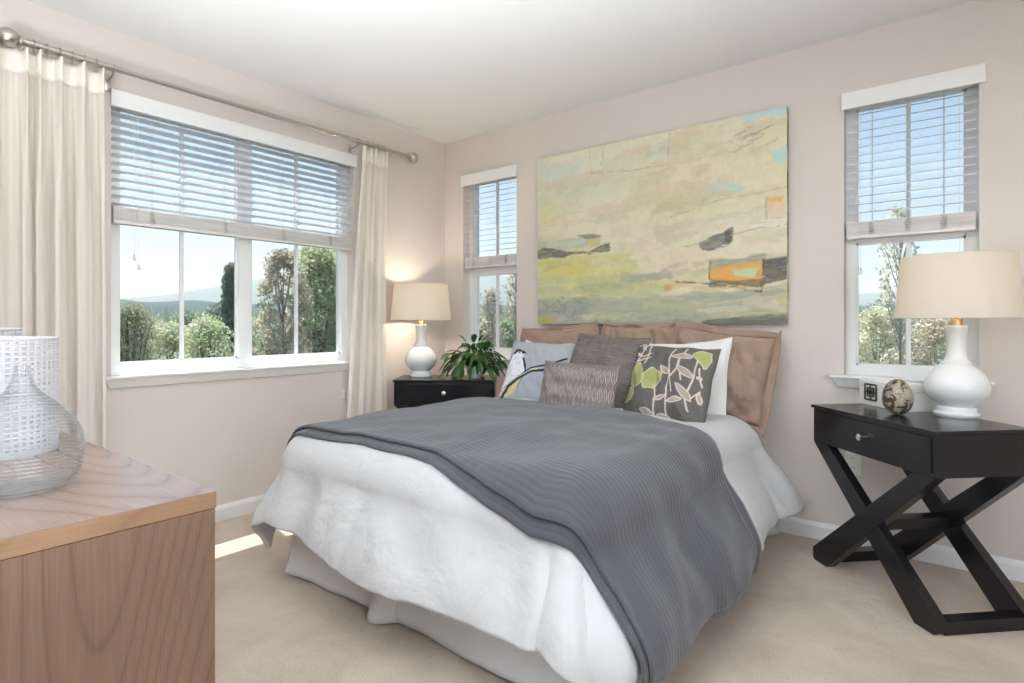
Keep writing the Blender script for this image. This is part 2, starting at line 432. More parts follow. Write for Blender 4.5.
# ------------------------------------------------------------------ blinds
def blind(axis, op, zrail, ntop, tilt, val, cords, ladders, label, rail_h=.085, seed=0, vz=(2.214, 2.298)):
    u0, u1, z0, z1 = op
    uc = (u0+u1)/2
    root = empty('venetian_blind', (0, uc, zrail) if axis else (uc, 0, zrail), 0, label, 'window blind', 'white venetian blinds')
    inv = Matrix.Translation(-Vector(root.location))
    def P(u, w, z): return (-w, u, z) if axis else (u, w, z)
    def bx(mb, a, b, w0, w1, c, e, bev=0):
        p, q = P(a, w0, c), P(b, w1, e)
        mb.box([min(p[i], q[i]) for i in range(3)], [max(p[i], q[i]) for i in range(3)], bev)
    v = MB(); bx(v, val[0], val[1], -.022, -.006, vz[0], vz[1], .003); bx(v, val[0], val[0]+.01, -.01, -.001, vz[0], vz[1]); bx(v, val[1]-.01, val[1], -.01, -.001, vz[0], vz[1])
    v.build('valance', VINYL, root, M=inv)
    h = MB(); bx(h, u0+.01, u1-.01, .006, .055, vz[0]+.012, z1-.002, .002); h.build('head_rail', VINYL, root, M=inv)
    s = MB(); zt = vz[0]-.004; zb = zrail+rail_h+.012; pitch = .0415; n = int((zt-zb)/pitch); rnd = random.Random(seed)
    a0, a1 = u0+.012, u1-.012
    for k in range(n+1):
        zc = zt-.02-k*pitch
        if zc < zb: break
        t = tilt+rnd.uniform(-.012, .012); hw = .025; seg = 4
        lw = []
        for i in range(seg+1):
            q = -1+2*i/seg; w = .032+q*hw*math.cos(t); z = zc+q*hw*math.sin(t)+.0012*(1-q*q)
            lw.append((w, z))
        dz = rnd.uniform(-.002, .002)
        vt = [[s.bm.verts.new(P(u, w, z+(dz if u == a1 else 0))) for w, z in lw] for u in (a0, a1)]
        vb = [[s.bm.verts.new(P(u, w, z-.0028+(dz if u == a1 else 0))) for w, z in lw] for u in (a0, a1)]
        for i in range(seg):
            s.bm.faces.new((vt[0][i], vt[0][i+1], vt[1][i+1], vt[1][i])); s.bm.faces.new((vb[0][i], vb[1][i], vb[1][i+1], vb[0][i+1]))
        for i in (0, seg): s.bm.faces.new((vt[0][i], vt[1][i], vb[1][i], vb[0][i]))
        for j in (0, 1): s.bm.faces.new([*vt[j], *vb[j][::-1]])
    s.build('slats', SLAT, root, M=inv)
    g = MB(); zz = zrail+.016
    while zz < zrail+rail_h-.003:
        o = rnd.uniform(-.002, .002); bx(g, a0, a1, .006+o, .056+o, zz+.0008, zz+.0045); zz += .0050
    g.build('stacked_slats', RAIL, root, M=inv)
    g = MB(); bx(g, a0, a1, .004, .058, zrail, zrail+.016, .003); g.build('bottom_rail', RAIL, root, M=inv)
    for u in ladders:
        c = MB()
        for w in (.004, .060): c.tube([P(u, w, zrail+rail_h), P(u, w, vz[0])], .0010, 4)
        c.tube([P(u+.004, .032, zrail+rail_h), P(u+.004, .032, vz[0])], .0009, 4)
        for q in range(5):                                  # slack cord bunched against the gathered slats
            zq = zrail+.022+q*.012
            pts = [P(u+.018*math.sin(k*1.9+q*2.1)*(.4+rnd.random()*.6), .002-.003*rnd.random(), zq+.010*math.cos(k*1.3+q)) for k in range(7)]
            c.tube(pts, .0011, 4)
        c.build('ladder_cord', LADDER, root, M=inv)
    for u, zc in cords:
        k = MB(); k.tube([P(u, -.001, zc+.03), P(u-.002, 0, (zc+vz[0])/2), P(u, -.001, vz[0])], .0011, 5)
        o = k.build('pull_cord', CORD, root, M=inv)
        k = MB(); k.lathe([(0, .034), (.004, .032), (.006, .02), (.009, .004), (.008, 0), (0, 0)], 10, P(u, -.001, zc)); k.build('tassel', WHITEPL, o, M=inv, smooth=True)
    return root
blind(1, W1, 1.634, 12, math.radians(-11), (-2.352, -.880), [(-2.245, 1.45), (-2.225, 1.405)], (-2.16, -1.78, -1.42, -1.08),
      'wide white venetian blind half raised over the big left window', seed=1)
blind(0, W2, 1.560, 12, math.radians(13), (.196, .750), [], (.31, .47, .64), 'narrow white venetian blind between the corner and the painting', seed=2)
blind(0, W3, 1.556, 12, math.radians(13.5), (2.853, 3.424), [(2.935, 1.375), (3.33, 1.40)], (2.98, 3.13, 3.27),
      'white venetian blind above the large lamp, right of the painting', seed=3)
# cord cleat on the wall beside the left window
r = empty('cord_cleat', (0, -.985, .64), 0, 'small white cord cleat on the wall beside the right curtain', 'cord cleat')
m = MB(); m.box((0, -.008, -.025), (.006, .008, .025), .002); m.tube([(.006, 0, -.035), (.020, 0, -.022), (.010, 0, 0), (.020, 0, .022), (.006, 0, .035)], [.003, .005, .006, .005, .003], 8)
m.build('cleat', WHITEPL, r)
m = MB(); m.ring((.013, .002, 0), .014, .0022, 'x', 16); m.ring((.013, -.004, -.006), .011, .002, 'x', 16); m.tube([(.010, -.004, .01), (.004, -.01, .10), (.004, -.012, .165)], .0015, 5); m.build('cord', CORD, r)

# ------------------------------------------------------------------ curtain rod and curtains
ROD_X, ROD_Z = .10, 2.368
r = empty('curtain_rod', (ROD_X, -1.6, ROD_Z), 0, 'brushed nickel curtain rod with round ball ends above the left window', 'curtain rod')
m = MB(); m.tube([(0, -1.12, 0), (0, -.735, 0)], .0165, 16); m.build('outer_tube', NICKEL, r, True)
m = MB(); m.tube([(0, -.735, 0), (0, 1.13, 0)], .0135, 16); m.build('inner_tube', NICKEL, r, True)
for y, s_ in ((-1.16, 1), (1.165, -1)):
    m = MB(); m.sphere((0, y, 0), .040, 24); m.tube([(0, y+s_*.036, 0), (0, y+s_*.045, 0), (0, y+s_*.052, 0)], [.019, .021, .018], 16); m.build('finial', NICKEL, r, True)
for y in (-.765, .668):
    m = MB(); m.box((-.0985, y-.012, -.085), (-.092, y+.012, -.005), .002)
    m.tube([(-.094, y, -.03), (-.06, y, -.034), (-.02, y, -.030), (0, y, -.018)], .006, 8)
    m.ring((0, y, 0), .0175, .004, 'y', 20, 6); m.build('bracket', NICKEL, r, True)

def curtain(ya, yb, zt, zb, npl, amp, label, rings, flare=(0, 0), seed=0, cx=ROD_X-.002):
    root = empty('curtain', (cx, (ya+yb)/2, zb), 0, label, 'curtain', 'sheer cream curtains')
    W = yb-ya; yc = (ya+yb)/2
    def surf(u, v):                        # v: 0 top .. 1 bottom
        z = zt-(zt-zb)*v
        f = flare[0]*(1-u)+flare[1]*u
        ph = 2*PI*npl*(u+.035*math.sin(u*11+seed)+.02*math.sin(u*23+seed*2)-.035*math.sin(seed)*(1-u)-.035*math.sin(11+seed)*u)
        sag = min(1, v/.30)
        wob = .25*mnoise.noise(Vector((u*5+seed, v*1.4, seed)))*sag
        ph += wob*2.0
        # pinched pleats at the header opening into rounded folds below
        pin = max(0, math.cos(ph))**6
        x = amp*((1-sag)*(pin*1.25-.45) + sag*(.72*math.cos(ph)+.22*math.cos(2*ph+1.3*seed+v*1.5)+.18*math.cos(ph*.5+seed)))
        yy = ya+W*u+f*v + .010*math.sin(2*ph)*sag
        x += .012*mnoise.noise(Vector((u*9, v*3, seed+4)))*sag
        return (x, yy-yc, z-zb)
    head = .105/(zt-zb)
    grid('curtain_panel', lambda u, v: surf(u, head+(1-head)*v), 60*npl, 60, CURTAIN, root, uv=(W*1.8, 2.2))
    def hs(u, v):
        p = surf(u, head*v); k = 1 if v > 0 else 1
        top = .012*max(0, math.cos(2*PI*npl*u))**4*(1-v)
        return (p[0], p[1], p[2]+top)
    grid('curtain_header', hs, 60*npl, 6, CURTHEAD, root, uv=(W*1.8, .1), solid=.003)
    for y in rings:
        m = MB(); m.ring((ROD_X-cx, y-yc, ROD_Z-zb-.006), .026, .0022, 'y', 20, 6)
        m.tube([(ROD_X-cx, y-yc, ROD_Z-zb-.030), (ROD_X-cx, y-yc, zt-zb-.012)], .0016, 5); m.build('ring', NICKEL, root, True)
    return root
curtain(-2.885, -2.415, 2.335, .012, 6, .045, 'long sheer cream curtain left of the big window, behind the oak dresser', [-2.72+.047*k for k in range(7)], (0, .015), 1.0)
curtain(-.895, -.700, 2.335, .012, 4, .040, 'long sheer cream curtain right of the big window, beside the small lamp', [-.86+.045*k for k in range(4)], (-.17, -.005), 2.3)

# ------------------------------------------------------------------ outlet, ceiling light
r = empty('wall_outlet', (2.903, 0, .36), 0, 'white wall outlet behind the crossed legs of the right nightstand', 'outlet')
m = MB(); m.box((-.036, -.006, 0), (.036, 0, .118), .002); m.build('cover_plate', WHITEPL, r)
for z in (.035, .083):
    m = MB(); m.box((-.017, -.009, z-.014), (.017, -.005, z+.014), .004)
    m.build('socket', WHITEPL, r)
    k = MB()
    for x in (-.006, .006): k.box((x-.001, -.0095, z-.002), (x+.001, -.0088, z+.007))
    k.build('socket_slots', Mat('outlet_slot', (.05,.05,.05), .6).m, r)
FIXL = Mat('lit_frosted_glass', (.9, .88, .85), .4, Emission_Strength=1.2, Emission_Color=(1, .9, .8, 1)).m
r = empty('ceiling_light', (1.86, -1.73, H), 0, 'round frosted ceiling light at the top edge of the picture', 'ceiling light')
m = MB(); m.lathe([(0, -.02), (.165, -.02), (.172, -.012), (.172, 0), (0, 0)], 48); m.build('base_ring', TRIM, r, True)
m = MB(); m.lathe([(0, -.085), (.06, -.080), (.11, -.062), (.145, -.036), (.158, -.018), (0, -.018)], 48); m.build('glass_dome', FIXL, r, True)

# ------------------------------------------------------------------ numpy painting
def vnoise(U, V, f, seed=0, oct=4):
    out = np.zeros_like(U); amp = 1; tot = 0
    for o in range(oct):
        r = np.random.default_rng(seed*17+o); n = 64; T = r.random((n, n))
        x = U*f*2**o; y = V*f*2**o; i = np.floor(x).astype(int); j = np.floor(y).astype(int)
        a = x-i; b = y-j; a = a*a*(3-2*a); b = b*b*(3-2*b); i %= n; j %= n; i1 = (i+1) % n; j1 = (j+1) % n
        out += amp*(T[j, i]*(1-a)*(1-b)+T[j, i1]*a*(1-b)+T[j1, i]*(1-a)*b+T[j1, i1]*a*b); tot += amp; amp *= .5
    return out/tot
def poly_sd(U, V, pts, asp):
    """signed distance (negative inside), in units of v; asp = width / height"""
    P = np.array(pts, float)*[asp, 1]; X = U*asp; Y = V; d = np.full(U.shape, 1e9); ins = np.zeros(U.shape, bool)
    n = len(P)
    for k in range(n):
        a = P[k]; b = P[(k+1) % n]; ab = b-a
        t = np.clip(((X-a[0])*ab[0]+(Y-a[1])*ab[1])/(ab@ab+1e-12), 0, 1)
        d = np.minimum(d, np.hypot(X-a[0]-t*ab[0], Y-a[1]-t*ab[1]))
        c = (a[1] > Y) != (b[1] > Y)
        with np.errstate(divide='ignore', invalid='ignore'):
            xi = (b[0]-a[0])*(Y-a[1])/((b[1]-a[1]) if b[1] != a[1] else 1e-9)+a[0]
        ins ^= c & (X < xi)
    return np.where(ins, -d, d)
def line_d(U, V, pts, asp):
    P = np.array(pts, float)*[asp, 1]; X = U*asp; Y = V; d = np.full(U.shape, 1e9)
    for a, b in zip(P, P[1:]):
        ab = b-a; t = np.clip(((X-a[0])*ab[0]+(Y-a[1])*ab[1])/(ab@ab+1e-12), 0, 1)
        d = np.minimum(d, np.hypot(X-a[0]-t*ab[0], Y-a[1]-t*ab[1]))
    return d
def lay(C, mask, col, al=1.0):
    m = np.clip(mask, 0, 1)[..., None]*al
    return C*(1-m)+np.array(lin(col))*m
def uvgrid(nu, nv):
    return np.meshgrid(np.linspace(0, 1, nu), np.linspace(0, 1, nv))

def paint_canvas(nu, nv):
    U, V = uvgrid(nu, nv); asp = 1.41
    n1 = vnoise(U*1.4, V, 5, 1, 5); n2 = vnoise(U*.5, V*2.2, 9, 2, 5); n3 = vnoise(U*1.4, V, 40, 3, 3); n4 = vnoise(U*.35, V*3, 14, 4, 4)
    C = np.ones(U.shape+(3,))*np.array(lin((226, 217, 186)))
    C = lay(C, (n1-.42)*4, (220, 216, 178), .8); C = lay(C, (n2-.5)*5, (229, 216, 196), .9)
    PT = vnoise(U*1.2, V*3.2, 26, 77, 4)
    def sm(e0, e1, x): return np.clip((x-e0)/(e1-e0), 0, 1)
    C = lay(C, sm(.55, .75, V+.25*(n1-.5))*sm(.62, .30, U+.5*(n2-.5)), (218, 220, 190), .7)
    C = lay(C, sm(.35, .7, V)*sm(.5, .62, n2), (232, 219, 181), .6)
    def blob(C, pts, col, al=1, soft=.015, rag=.05, seed=5, f=14):
        nn = vnoise(U*1.1, V*2.0, f, seed, 5)
        sd = poly_sd(U, V, pts, asp)+rag*(nn-.5)*2+.010*(PT-.5)
        return lay(C, np.clip(.5-sd/soft, 0, 1)*(.80+.20*np.clip((PT-.40)*7, 0, 1)), col, al)
    C = blob(C, [(0, 1), (.25, .985), (.27, .80), (0, .80)], (206, 220, 208), .75, .08, .08, 6, 6)
    C = blob(C, [(0, .80), (.22, .79), (.2, .74), (0, .74)], (196, 205, 172), .45, .05, .07, 7)
    C = blob(C, [(0, .70), (.1, .72), (.12, .5), (0, .5)], (214, 212, 150), .55, .08, .06, 8)
    C = blob(C, [(.514, .918), (.584, .974), (.611, .876), (.528, .877)], (222, 224, 216), .8, .05, .03, 9)
    C = blob(C, [(.514, .58), (.556, .666), (.717, .674), (.729, .619), (.556, .555)], (196, 180, 142), .85, .03, .06, 10)
    C = blob(C, [(.455, .464), (.665, .54), (.767, .508), (.612, .437), (.455, .435)], (206, 187, 157), .8, .03, .07, 11)
    C = blob(C, [(.652, .715), (.704, .738), (.70, .67), (.66, .68)], (199, 178, 140), .8, .02, .04, 12)
    C = blob(C, [(.69, .78), (.74, .79), (.76, .75), (.70, .74)], (205, 190, 158), .6, .02, .05, 13)
    C = blob(C, [(.35, .50), (.50, .47), (.62, .50), (.5, .40), (.36, .42)], (211, 196, 172), .7, .04, .06, 14)
    C = blob(C, [(.717, .683), (.779, .700), (.862, .650), (.80, .635), (.73, .645)], (175, 217, 213), .95, .012, .02, 15)
    C = blob(C, [(.72, .648), (.85, .642), (.82, .615), (.74, .625)], (205, 199, 120), .7, .01, .02, 16)
    C = blob(C, [(.845, 1.01), (1.01, 1.01), (1.01, .955), (.96, .965), (.873, .955)], (166, 219, 226), .95, .015, .025, 17)
    C = blob(C, [(.952, .794), (1.01, .82), (1.01, .742), (.974, .75)], (180, 221, 220), .85, .02, .03, 18)
    rs = random.Random(21)
    top_c = [(231, 224, 200), (214, 205, 172), (226, 211, 186), (210, 208, 170), (236, 230, 212), (222, 200, 172), (205, 198, 168)]
    for k in range(60):
        x, y = rs.random(), rs.uniform(.36, 1.0); w_, h_ = rs.uniform(.04, .20), rs.uniform(.008, .05); tl = rs.uniform(-.02, .03)
        C = blob(C, [(x-w_, y-h_-tl), (x+w_, y-h_*.6+tl), (x+w_*.9, y+h_+tl), (x-w_*.8, y+h_*.7-tl)], rs.choice(top_c), rs.uniform(.3, .7), .012, .035, 200+k, 22)
    # lower half
    C = blob(C, [(.0, .41), (.45, .40), (.47, .25), (.30, .15), (.0, .18)], (207, 204, 128), .95, .04, .05, 19)
    C = blob(C, [(.039, .349), (.18, .395), (.25, .34), (.23, .26), (.04, .26)], (214, 200, 112), .8, .05, .05, 20)
    C = blob(C, [(.28, .36), (.40, .34), (.38, .27), (.29, .28)], (222, 210, 170), .8, .03, .05, 21)
    C = blob(C, [(.0, .26), (.14, .28), (.16, .14), (.0, .12)], (186, 193, 150), .8, .04, .05, 22)
    C = blob(C, [(.216, .234), (.41, .265), (.70, .215), (.5, .128), (.216, .152)], (184, 190, 122), .85, .04, .04, 23)
    C = blob(C, [(.45, .40), (.75, .41), (.75, .24), (.5, .25)], (225, 210, 180), .85, .05, .05, 24)
    C = blob(C, [(.60, .34), (.74, .36), (.74, .23), (.55, .26)], (229, 205, 180), .8, .03, .04, 25)
    C = blob(C, [(-.02, .145), (.3, .15), (.6, .135), (.9, .17), (1.01, .20), (1.01, -.02), (-.02, -.02)], (170, 174, 152), 1, .015, .035, 26)
    C = lay(C, sm(.17, .10, V)*sm(.42, .62, n4), (150, 158, 145), .8)
    C = lay(C, sm(.15, .05, V)*sm(.5, .62, n2), (188, 184, 150), .8)
    C = blob(C, [(0, .11), (.25, .12), (.28, .05), (.1, .03), (0, .05)], (146, 154, 152), .8, .03, .05, 27)
    C = blob(C, [(.55, .10), (.78, .13), (.80, .05), (.6, .03)], (176, 178, 150), .8, .03, .05, 28)
    C = blob(C, [(.96, .14), (1.01, .14), (1.01, .08), (.96, .09)], (200, 190, 130), .8, .02, .02, 29)
    C = blob(C, [(0, .05), (.10, .03), (.08, -.02), (0, -.02)], (187, 165, 92), .9, .02, .02, 30)
    low_c = [(196, 196, 150), (214, 206, 150), (160, 166, 140), (222, 212, 180), (180, 184, 128), (150, 158, 148)]
    for k in range(46):
        x, y = rs.random(), rs.uniform(.0, .36); w_, h_ = rs.uniform(.04, .18), rs.uniform(.006, .028)
        C = blob(C, [(x-w_, y-h_), (x+w_, y-h_*.6), (x+w_*.9, y+h_), (x-w_*.8, y+h_*.7)], rs.choice(low_c), rs.uniform(.25, .6), .010, .03, 300+k, 22)
    # dark marks
    C = blob(C, [(-.01, .505), (.316, .500), (.30, .448), (-.01, .437)], (178, 183, 160), .85, .01, .02, 31)
    C = blob(C, [(.06, .49), (.24, .485), (.22, .46), (.05, .455)], (200, 205, 190), .8, .01, .02, 32)
    C = blob(C, [(-.01, .435), (.04, .458), (.15, .43), (.25, .420), (.351, .456), (.351, .406), (.15, .396), (-.01, .40)], (72, 78, 74), .92, .008, .022, 33)
    C = blob(C, [(.25, .47), (.30, .50), (.30, .45), (.27, .44)], (208, 196, 110), .9, .008, .01, 34)
    C = blob(C, [(.20, .512), (.32, .507), (.34, .49), (.25, .487)], (88, 84, 66), .8, .008, .015, 35)
    C = blob(C, [(.713, .405), (.76, .43), (.822, .452), (.822, .389), (.77, .37), (.748, .352), (.713, .36)], (88, 92, 92), .9, .008, .03, 36)
    C = blob(C, [(.80, .45), (.825, .465), (.825, .39), (.80, .40)], (60, 64, 66), .9, .006, .012, 37)
    C = blob(C, [(.749, .31), (.93, .325), (.926, .295), (.749, .27)], (150, 152, 130), .9, .01, .02, 38)
    C = blob(C, [(.749, .273), (.926, .300), (.926, .179), (.816, .194), (.749, .22)], (226, 164, 64), 1, .006, .006, 39)
    C = blob(C, [(.828, .259), (.909, .263), (.898, .225), (.84, .224)], (190, 212, 170), 1, .01, .015, 40)
    C = blob(C, [(.749, .225), (.83, .205), (.93, .215), (.93, .183), (.75, .195)], (96, 84, 66), .9, .008, .012, 41)
    C = blob(C, [(.928, .300), (1.01, .308), (1.01, .208), (.97, .20), (.928, .187)], (74, 76, 80), 1, .008, .015, 42)
    C = blob(C, [(.928, .25), (.96, .285), (1.01, .22), (.95, .20)], (112, 100, 78), .7, .01, .02, 43)
    C = blob(C, [(.72, .012), (.84, .045), (1.01, .055), (1.01, -.02), (.72, -.02)], (84, 90, 88), .95, .01, .02, 44)
    C = blob(C, [(.936, .588), (.991, .592), (.985, .563), (.947, .562)], (236, 180, 92), 1, .008, .012, 45)
    C = blob(C, [(.936, .567), (.991, .562), (.991, .494), (.937, .493)], (232, 202, 170), .85, .012, .01, 46)
    C = blob(C, [(.575, .205), (.61, .205), (.61, .175), (.58, .172)], (206, 160, 90), .9, .006, .006, 47)
    C = blob(C, [(.07, .175), (.10, .16), (.24, .15), (.22, .13), (.08, .14)], (84, 88, 80), .55, .008, .03, 48)
    def ln(C, pts, col, w=.004, al=.7, jit=.012, seed=60):
        j = jit*(vnoise(U*1.4, V, 18, seed, 3)-.5)
        d = line_d(U+j, V+j, pts, asp); g = .35+.65*(vnoise(U*1.4, V, 60, seed+1, 2) > .45)
        return lay(C, (1.3-d/w)*g, col, al)
    for q, pts in enumerate([[(.26, 1), (.268, .853), (.43, .835), (.591, .826), (.6, .99)], [(.313, .887), (.328, 1.0)], [(.26, .853), (.34, .87)]]): C = ln(C, pts, (134, 122, 96), .003, .5, .012, 61+q)
    for q, pts in enumerate([[(.625, .217), (.767, .196), (.921, .154)], [(.92, .155), (.93, .30)], [(.749, .30), (.749, .19)], [(.749, .186), (.93, .176)]]): C = ln(C, pts, (70, 66, 56), .006, .85, .012, 70+q)
    C = ln(C, [(.5, .235), (.63, .20), (.767, .180), (.90, .170)], (226, 188, 140), .009, .8, .01, 80)
    C = ln(C, [(.057, .166), (.3, .152), (.598, .135), (.743, .097), (.997, .135)], (205, 196, 150), .006, .6, .012, 81)
    C = ln(C, [(.65, .395), (.80, .425), (.92, .45), (1, .452)], (150, 140, 118), .004, .6, .02, 82)
    C = ln(C, [(.60, .55), (.75, .60), (.92, .62), (1, .63)], (160, 148, 122), .004, .5, .02, 83)
    C = ln(C, [(.936, .59), (.936, .49), (.99, .49)], (150, 130, 100), .004, .5, .005, 84)
    for k in range(16):
        rr = random.Random(k); x = .84+.10*rr.random(); y = .84+.085*rr.random()
        C = ln(C, [(x-.03, y-.012), (x, y+.004*rr.random()), (x+.035, y+.014)], (150, 148, 126), .0028, .6, .045, 90+k)
    for k in range(8):
        rr = random.Random(40+k); x = .05+.18*rr.random(); y = .05+.08*rr.random()
        C = ln(C, [(x-.03, y+.02), (x, y-.015), (x+.03, y+.02)], (104, 110, 112), .0035, .6, .03, 110+k)
    for k in range(7):
        rr = random.Random(80+k); x = rr.random(); y = .28+.6*rr.random()
        C = ln(C, [(x-.12, y-.01), (x, y), (x+.14, y+.012)], (186, 176, 140), .003, .45, .03, 130+k)
    C = C*.88+np.array(lin((204, 198, 180)))*.12; C = C*np.array([1.06, 1.06, 1.10]); C *= (.93+.10*n3[..., None]); return np.clip(C, 0, 1)

def m_vcol(name, rough=.85, weave=(600, .1), wrinkle=0, vn=.0):
    m = Mat(name, (.5,.5,.5), rough, spec=.2); a = m.N.new('ShaderNodeVertexColor'); a.layer_name = 'Col'
    co = m.coord('Object')
    c = a.outputs[0]
    if vn: c = m.mix(1, c, m.ramp(m.noise(co, 90, 4, .7), [(.3, (1-vn,)*3), (.7, (1, 1, 1))]), 'MULTIPLY')
    m.color(c)
    if wrinkle: m.bump(m.noise(co, 9, 4, .5, .8), wrinkle, .03)
    m.bump(m.noise(co, weave[0], 2), weave[1], .002); return m.m

# painting: x .964..2.603, z 1.125..2.290, 4 cm deep
PW, PH, PD = 1.637, 1.166, .040
r = empty('abstract_painting', (.965, -.003, 1.124), 0, 'large unframed abstract canvas in yellow, cream and grey-green above the bed', 'painting')
nu, nv = 380, 272
grid('painted_canvas', lambda u, v: (u*PW, -PD, v*PH), nu, nv, m_vcol('abstract_paint', .7, (120, .12), 0, .10), r, color=paint_canvas(nu, nv))
m = MB(); m.box((0, -PD+.0006, 0), (PW, 0, PH)); 
mm = Mat('canvas_edge_paint', (.35,.34,.28), .8); mm.color(mm.ramp(mm.noise(mm.coord('Object', (2, 1, 6)), 1, 3), [(.35, (.22,.22,.19)), (.65, (.55,.54,.42))])); m.build('canvas_edge', mm.m, r)

# ------------------------------------------------------------------ bed
BX, HWB, LB = 1.72, .775, 1.965          # centre line, half width, length
def nz(x, y, z=0, s=1.0): return mnoise.noise(Vector((x*s, y*s, z)))
def drape(s, t, off, flare, puff, ripple, seed=0.0, top=.592, crown=.028, wr=.010):
    R0 = .10; ax_, at_ = HWB-R0, LB-R0; r = R0+off
    sg = 1 if s >= 0 else -1
    ds = max(0, abs(s)-ax_); dt = max(0, t-at_)
    bs = min(abs(s), ax_); bt = min(t, at_)
    z = top+off+crown*(1-(bs/ax_)**2)*min(1, max(0, (LB-bt)/.5))+.6*crown*min(1, max(0, (LB-bt)/.9))
    z += wr*(nz(s*1.0, t, seed, 3.2)+.5*nz(s, t, seed+3, 8))
    if ds == 0 and dt == 0: return Vector((BX+s, -t, z))
    h0 = math.hypot(ds, dt); pn = 2.2 if s < 0 else 3.0; e = (ds**pn+dt**pn)**(1/pn)
    dx, dy = ds/h0, dt/h0
    q = r*PI/2
    if e < q: o = r*math.sin(e/r); dr = r*(1-math.cos(e/r))
    else:
        h = e-q
        f = flare(sg, dx, dy, t, h); par = bt+.5*math.atan2(dy, dx)+(ax_-bs)
        corner = min(dx, dy)*1.4
        rp = ripple*min(1, h/.12)**1.5*(.8*math.sin(par*6.1+seed*2)+math.sin(par*13+seed+2.2*nz(par, seed, 1, 2.0))*.6+.6*nz(par*1.2, h*1.2, seed+9, 5)+(.25 if sg < 0 else 1)*corner*math.sin(math.atan2(dy, dx)*(5 if sg < 0 else 9)+seed))
        rp += .0045*min(1, h/.3)*math.sin(par*46+6*nz(par, h, seed, 4))*(1 if ripple > .018 else 0)*(.5+nz(par, 3, seed, 3))
        o = r+f*h+puff*(1-.45*dx*dx if sg < 0 else 1)*math.sin(min(1, h/.44)*PI*.82)**2+rp
        dr = r+h*math.sqrt(max(.2, 1-f*f))
    p = Vector((BX+sg*(bs+dx*o), -(bt+dy*o), z-dr))
    k = min(1, e/q); p += Vector((sg*dx, -dy, .3))*wr*1.2*nz(s*1.3, t*1.3, seed+5, 4.5)*k
    p.z = max(p.z, .012+off*.3)
    return p

bed = empty('bed', (BX, -1.0, 0), 0, 'low double bed with a white pleated skirt to the carpet', 'bed')
BI = Matrix.Translation((-BX, 1.0, 0))
m = MB(); m.box((BX-.745, -1.88, .335), (BX+.745, -.035, .580), .05); m.build('mattress', SKIRT, bed, True, M=BI)
m = MB(); m.box((BX-.745, -1.885, .10), (BX+.745, -.035, .335), .01); m.build('box_spring', SKIRT, bed, M=BI)
for x in (-.68, .68):
    for y in (-1.8, -.15): m = MB(); m.tube([(BX+x, y, 0), (BX+x, y, .10)], .025, 10); m.build('leg', BLACK, bed, M=BI)
def skirt(p0, p1, nrm, name, seed, e0=.0, e1=.0, bow=.03):
    """panel from p0 to p1 hanging to the floor, nrm outward; e0/e1 = how far the loose ends kick out"""
    p0, p1, nrm = Vector(p0), Vector(p1), Vector(nrm); L = (p1-p0).length
    def f(u, v):
        p = p0.lerp(p1, u); z = .340*(1-v)+.004*v + .016*v*(math.sin(u*PI))*0
        lift = .012*(.5+.5*math.sin(u*7+seed))*v
        o = .006+bow*v*math.sin(PI*u)*.6 + .035*v + .014*v*math.sin(u*L*9+seed)+.008*v*nz(u*L, v, seed, 7)
        o += (e0*math.exp(-(u*L/.06)**2)+e1*math.exp(-((1-u)*L/.06)**2))*v**1.5
        q = p+nrm*o; return (q.x-BX, q.y+1.0, z+lift)
    return grid(name, f, 80, 16, SKIRT, bed, uv=(L, .34), solid=.003)
x0, x1, yf = BX-.75, BX+.75, -1.89
skirt((x0, yf, 0), (BX-.11, yf, 0), (0, -1, 0), 'foot_skirt_panel', 1.0, .03, .045)
skirt((BX-.085, yf, 0), (x1, yf, 0), (0, -1, 0), 'foot_skirt_panel', 2.6, .0, .02)
skirt((x1, yf+.02, 0), (x1, -.06, 0), (1, 0, 0), 'side_skirt_panel', 4.0, .02, .04)
skirt((x0, -.06, 0), (x0, yf, 0), (-1, 0, 0), 'side_skirt_panel', 5.3, .0, .0)
# pleat backing seen through the split, with its loose tail
grid('skirt_pleat', lambda u, v: (-.15+.11*u-.03*v*(1-u), yf+1.0-.002-(.04+.05*math.sin(u*PI)+.03*(1-u))*v**1.3, .335-.330*v), 20, 16, SKIRT, bed, uv=(.1, .3), solid=.003)
grid('skirt_pleat', lambda u, v: (-.752-.042*v*(1-u)+.04*u, -.892-.045*v*u-.02*math.sin(PI*u)*v, .338-.332*v), 16, 14, SKIRT, bed, uv=(.1, .3), solid=.003)

def duvet_flare(sg, dx, dy, t, h):
    side = .08 if sg < 0 else .18+.12*min(1, max(0, (1.25-t)/.5))*min(1, max(.3, (1.15-t)/.5))
    return side*dx*dx+.16*dy*dy
S0, S1, T0, T1 = -HWB-.36, HWB+.40, .40, LB+.355
duv = empty('duvet', (BX, -1.1, .64), 0, 'puffy white linen duvet draped over the bed and its foot', 'duvet')
def duvet_fn(u, v):
    s = S0+(S1-S0)*u; t = T0+(T1-.07*max(0, -s)-T0)*v
    if s > HWB-.1: t -= .42*max(0, (s-HWB+.1))*max(0, 1-(t-T0)/.8)         # the head end of the side flap swings back to the wall
    p = drape(s, t, .020, duvet_flare, .070, .022, 3.7, wr=.014)
    # rounded hem
    p.z += .0
    return (p.x-BX, p.y+1.1, p.z-.64)
do = grid('duvet_cover', duvet_fn, 230, 230, LINEN, duv, uv=(S1-S0, T1-T0), solid=.030)
do.modifiers['solid'].offset = -1
bv = do.modifiers.new('sub', 'SUBSURF'); bv.levels = 0; bv.render_levels = 0

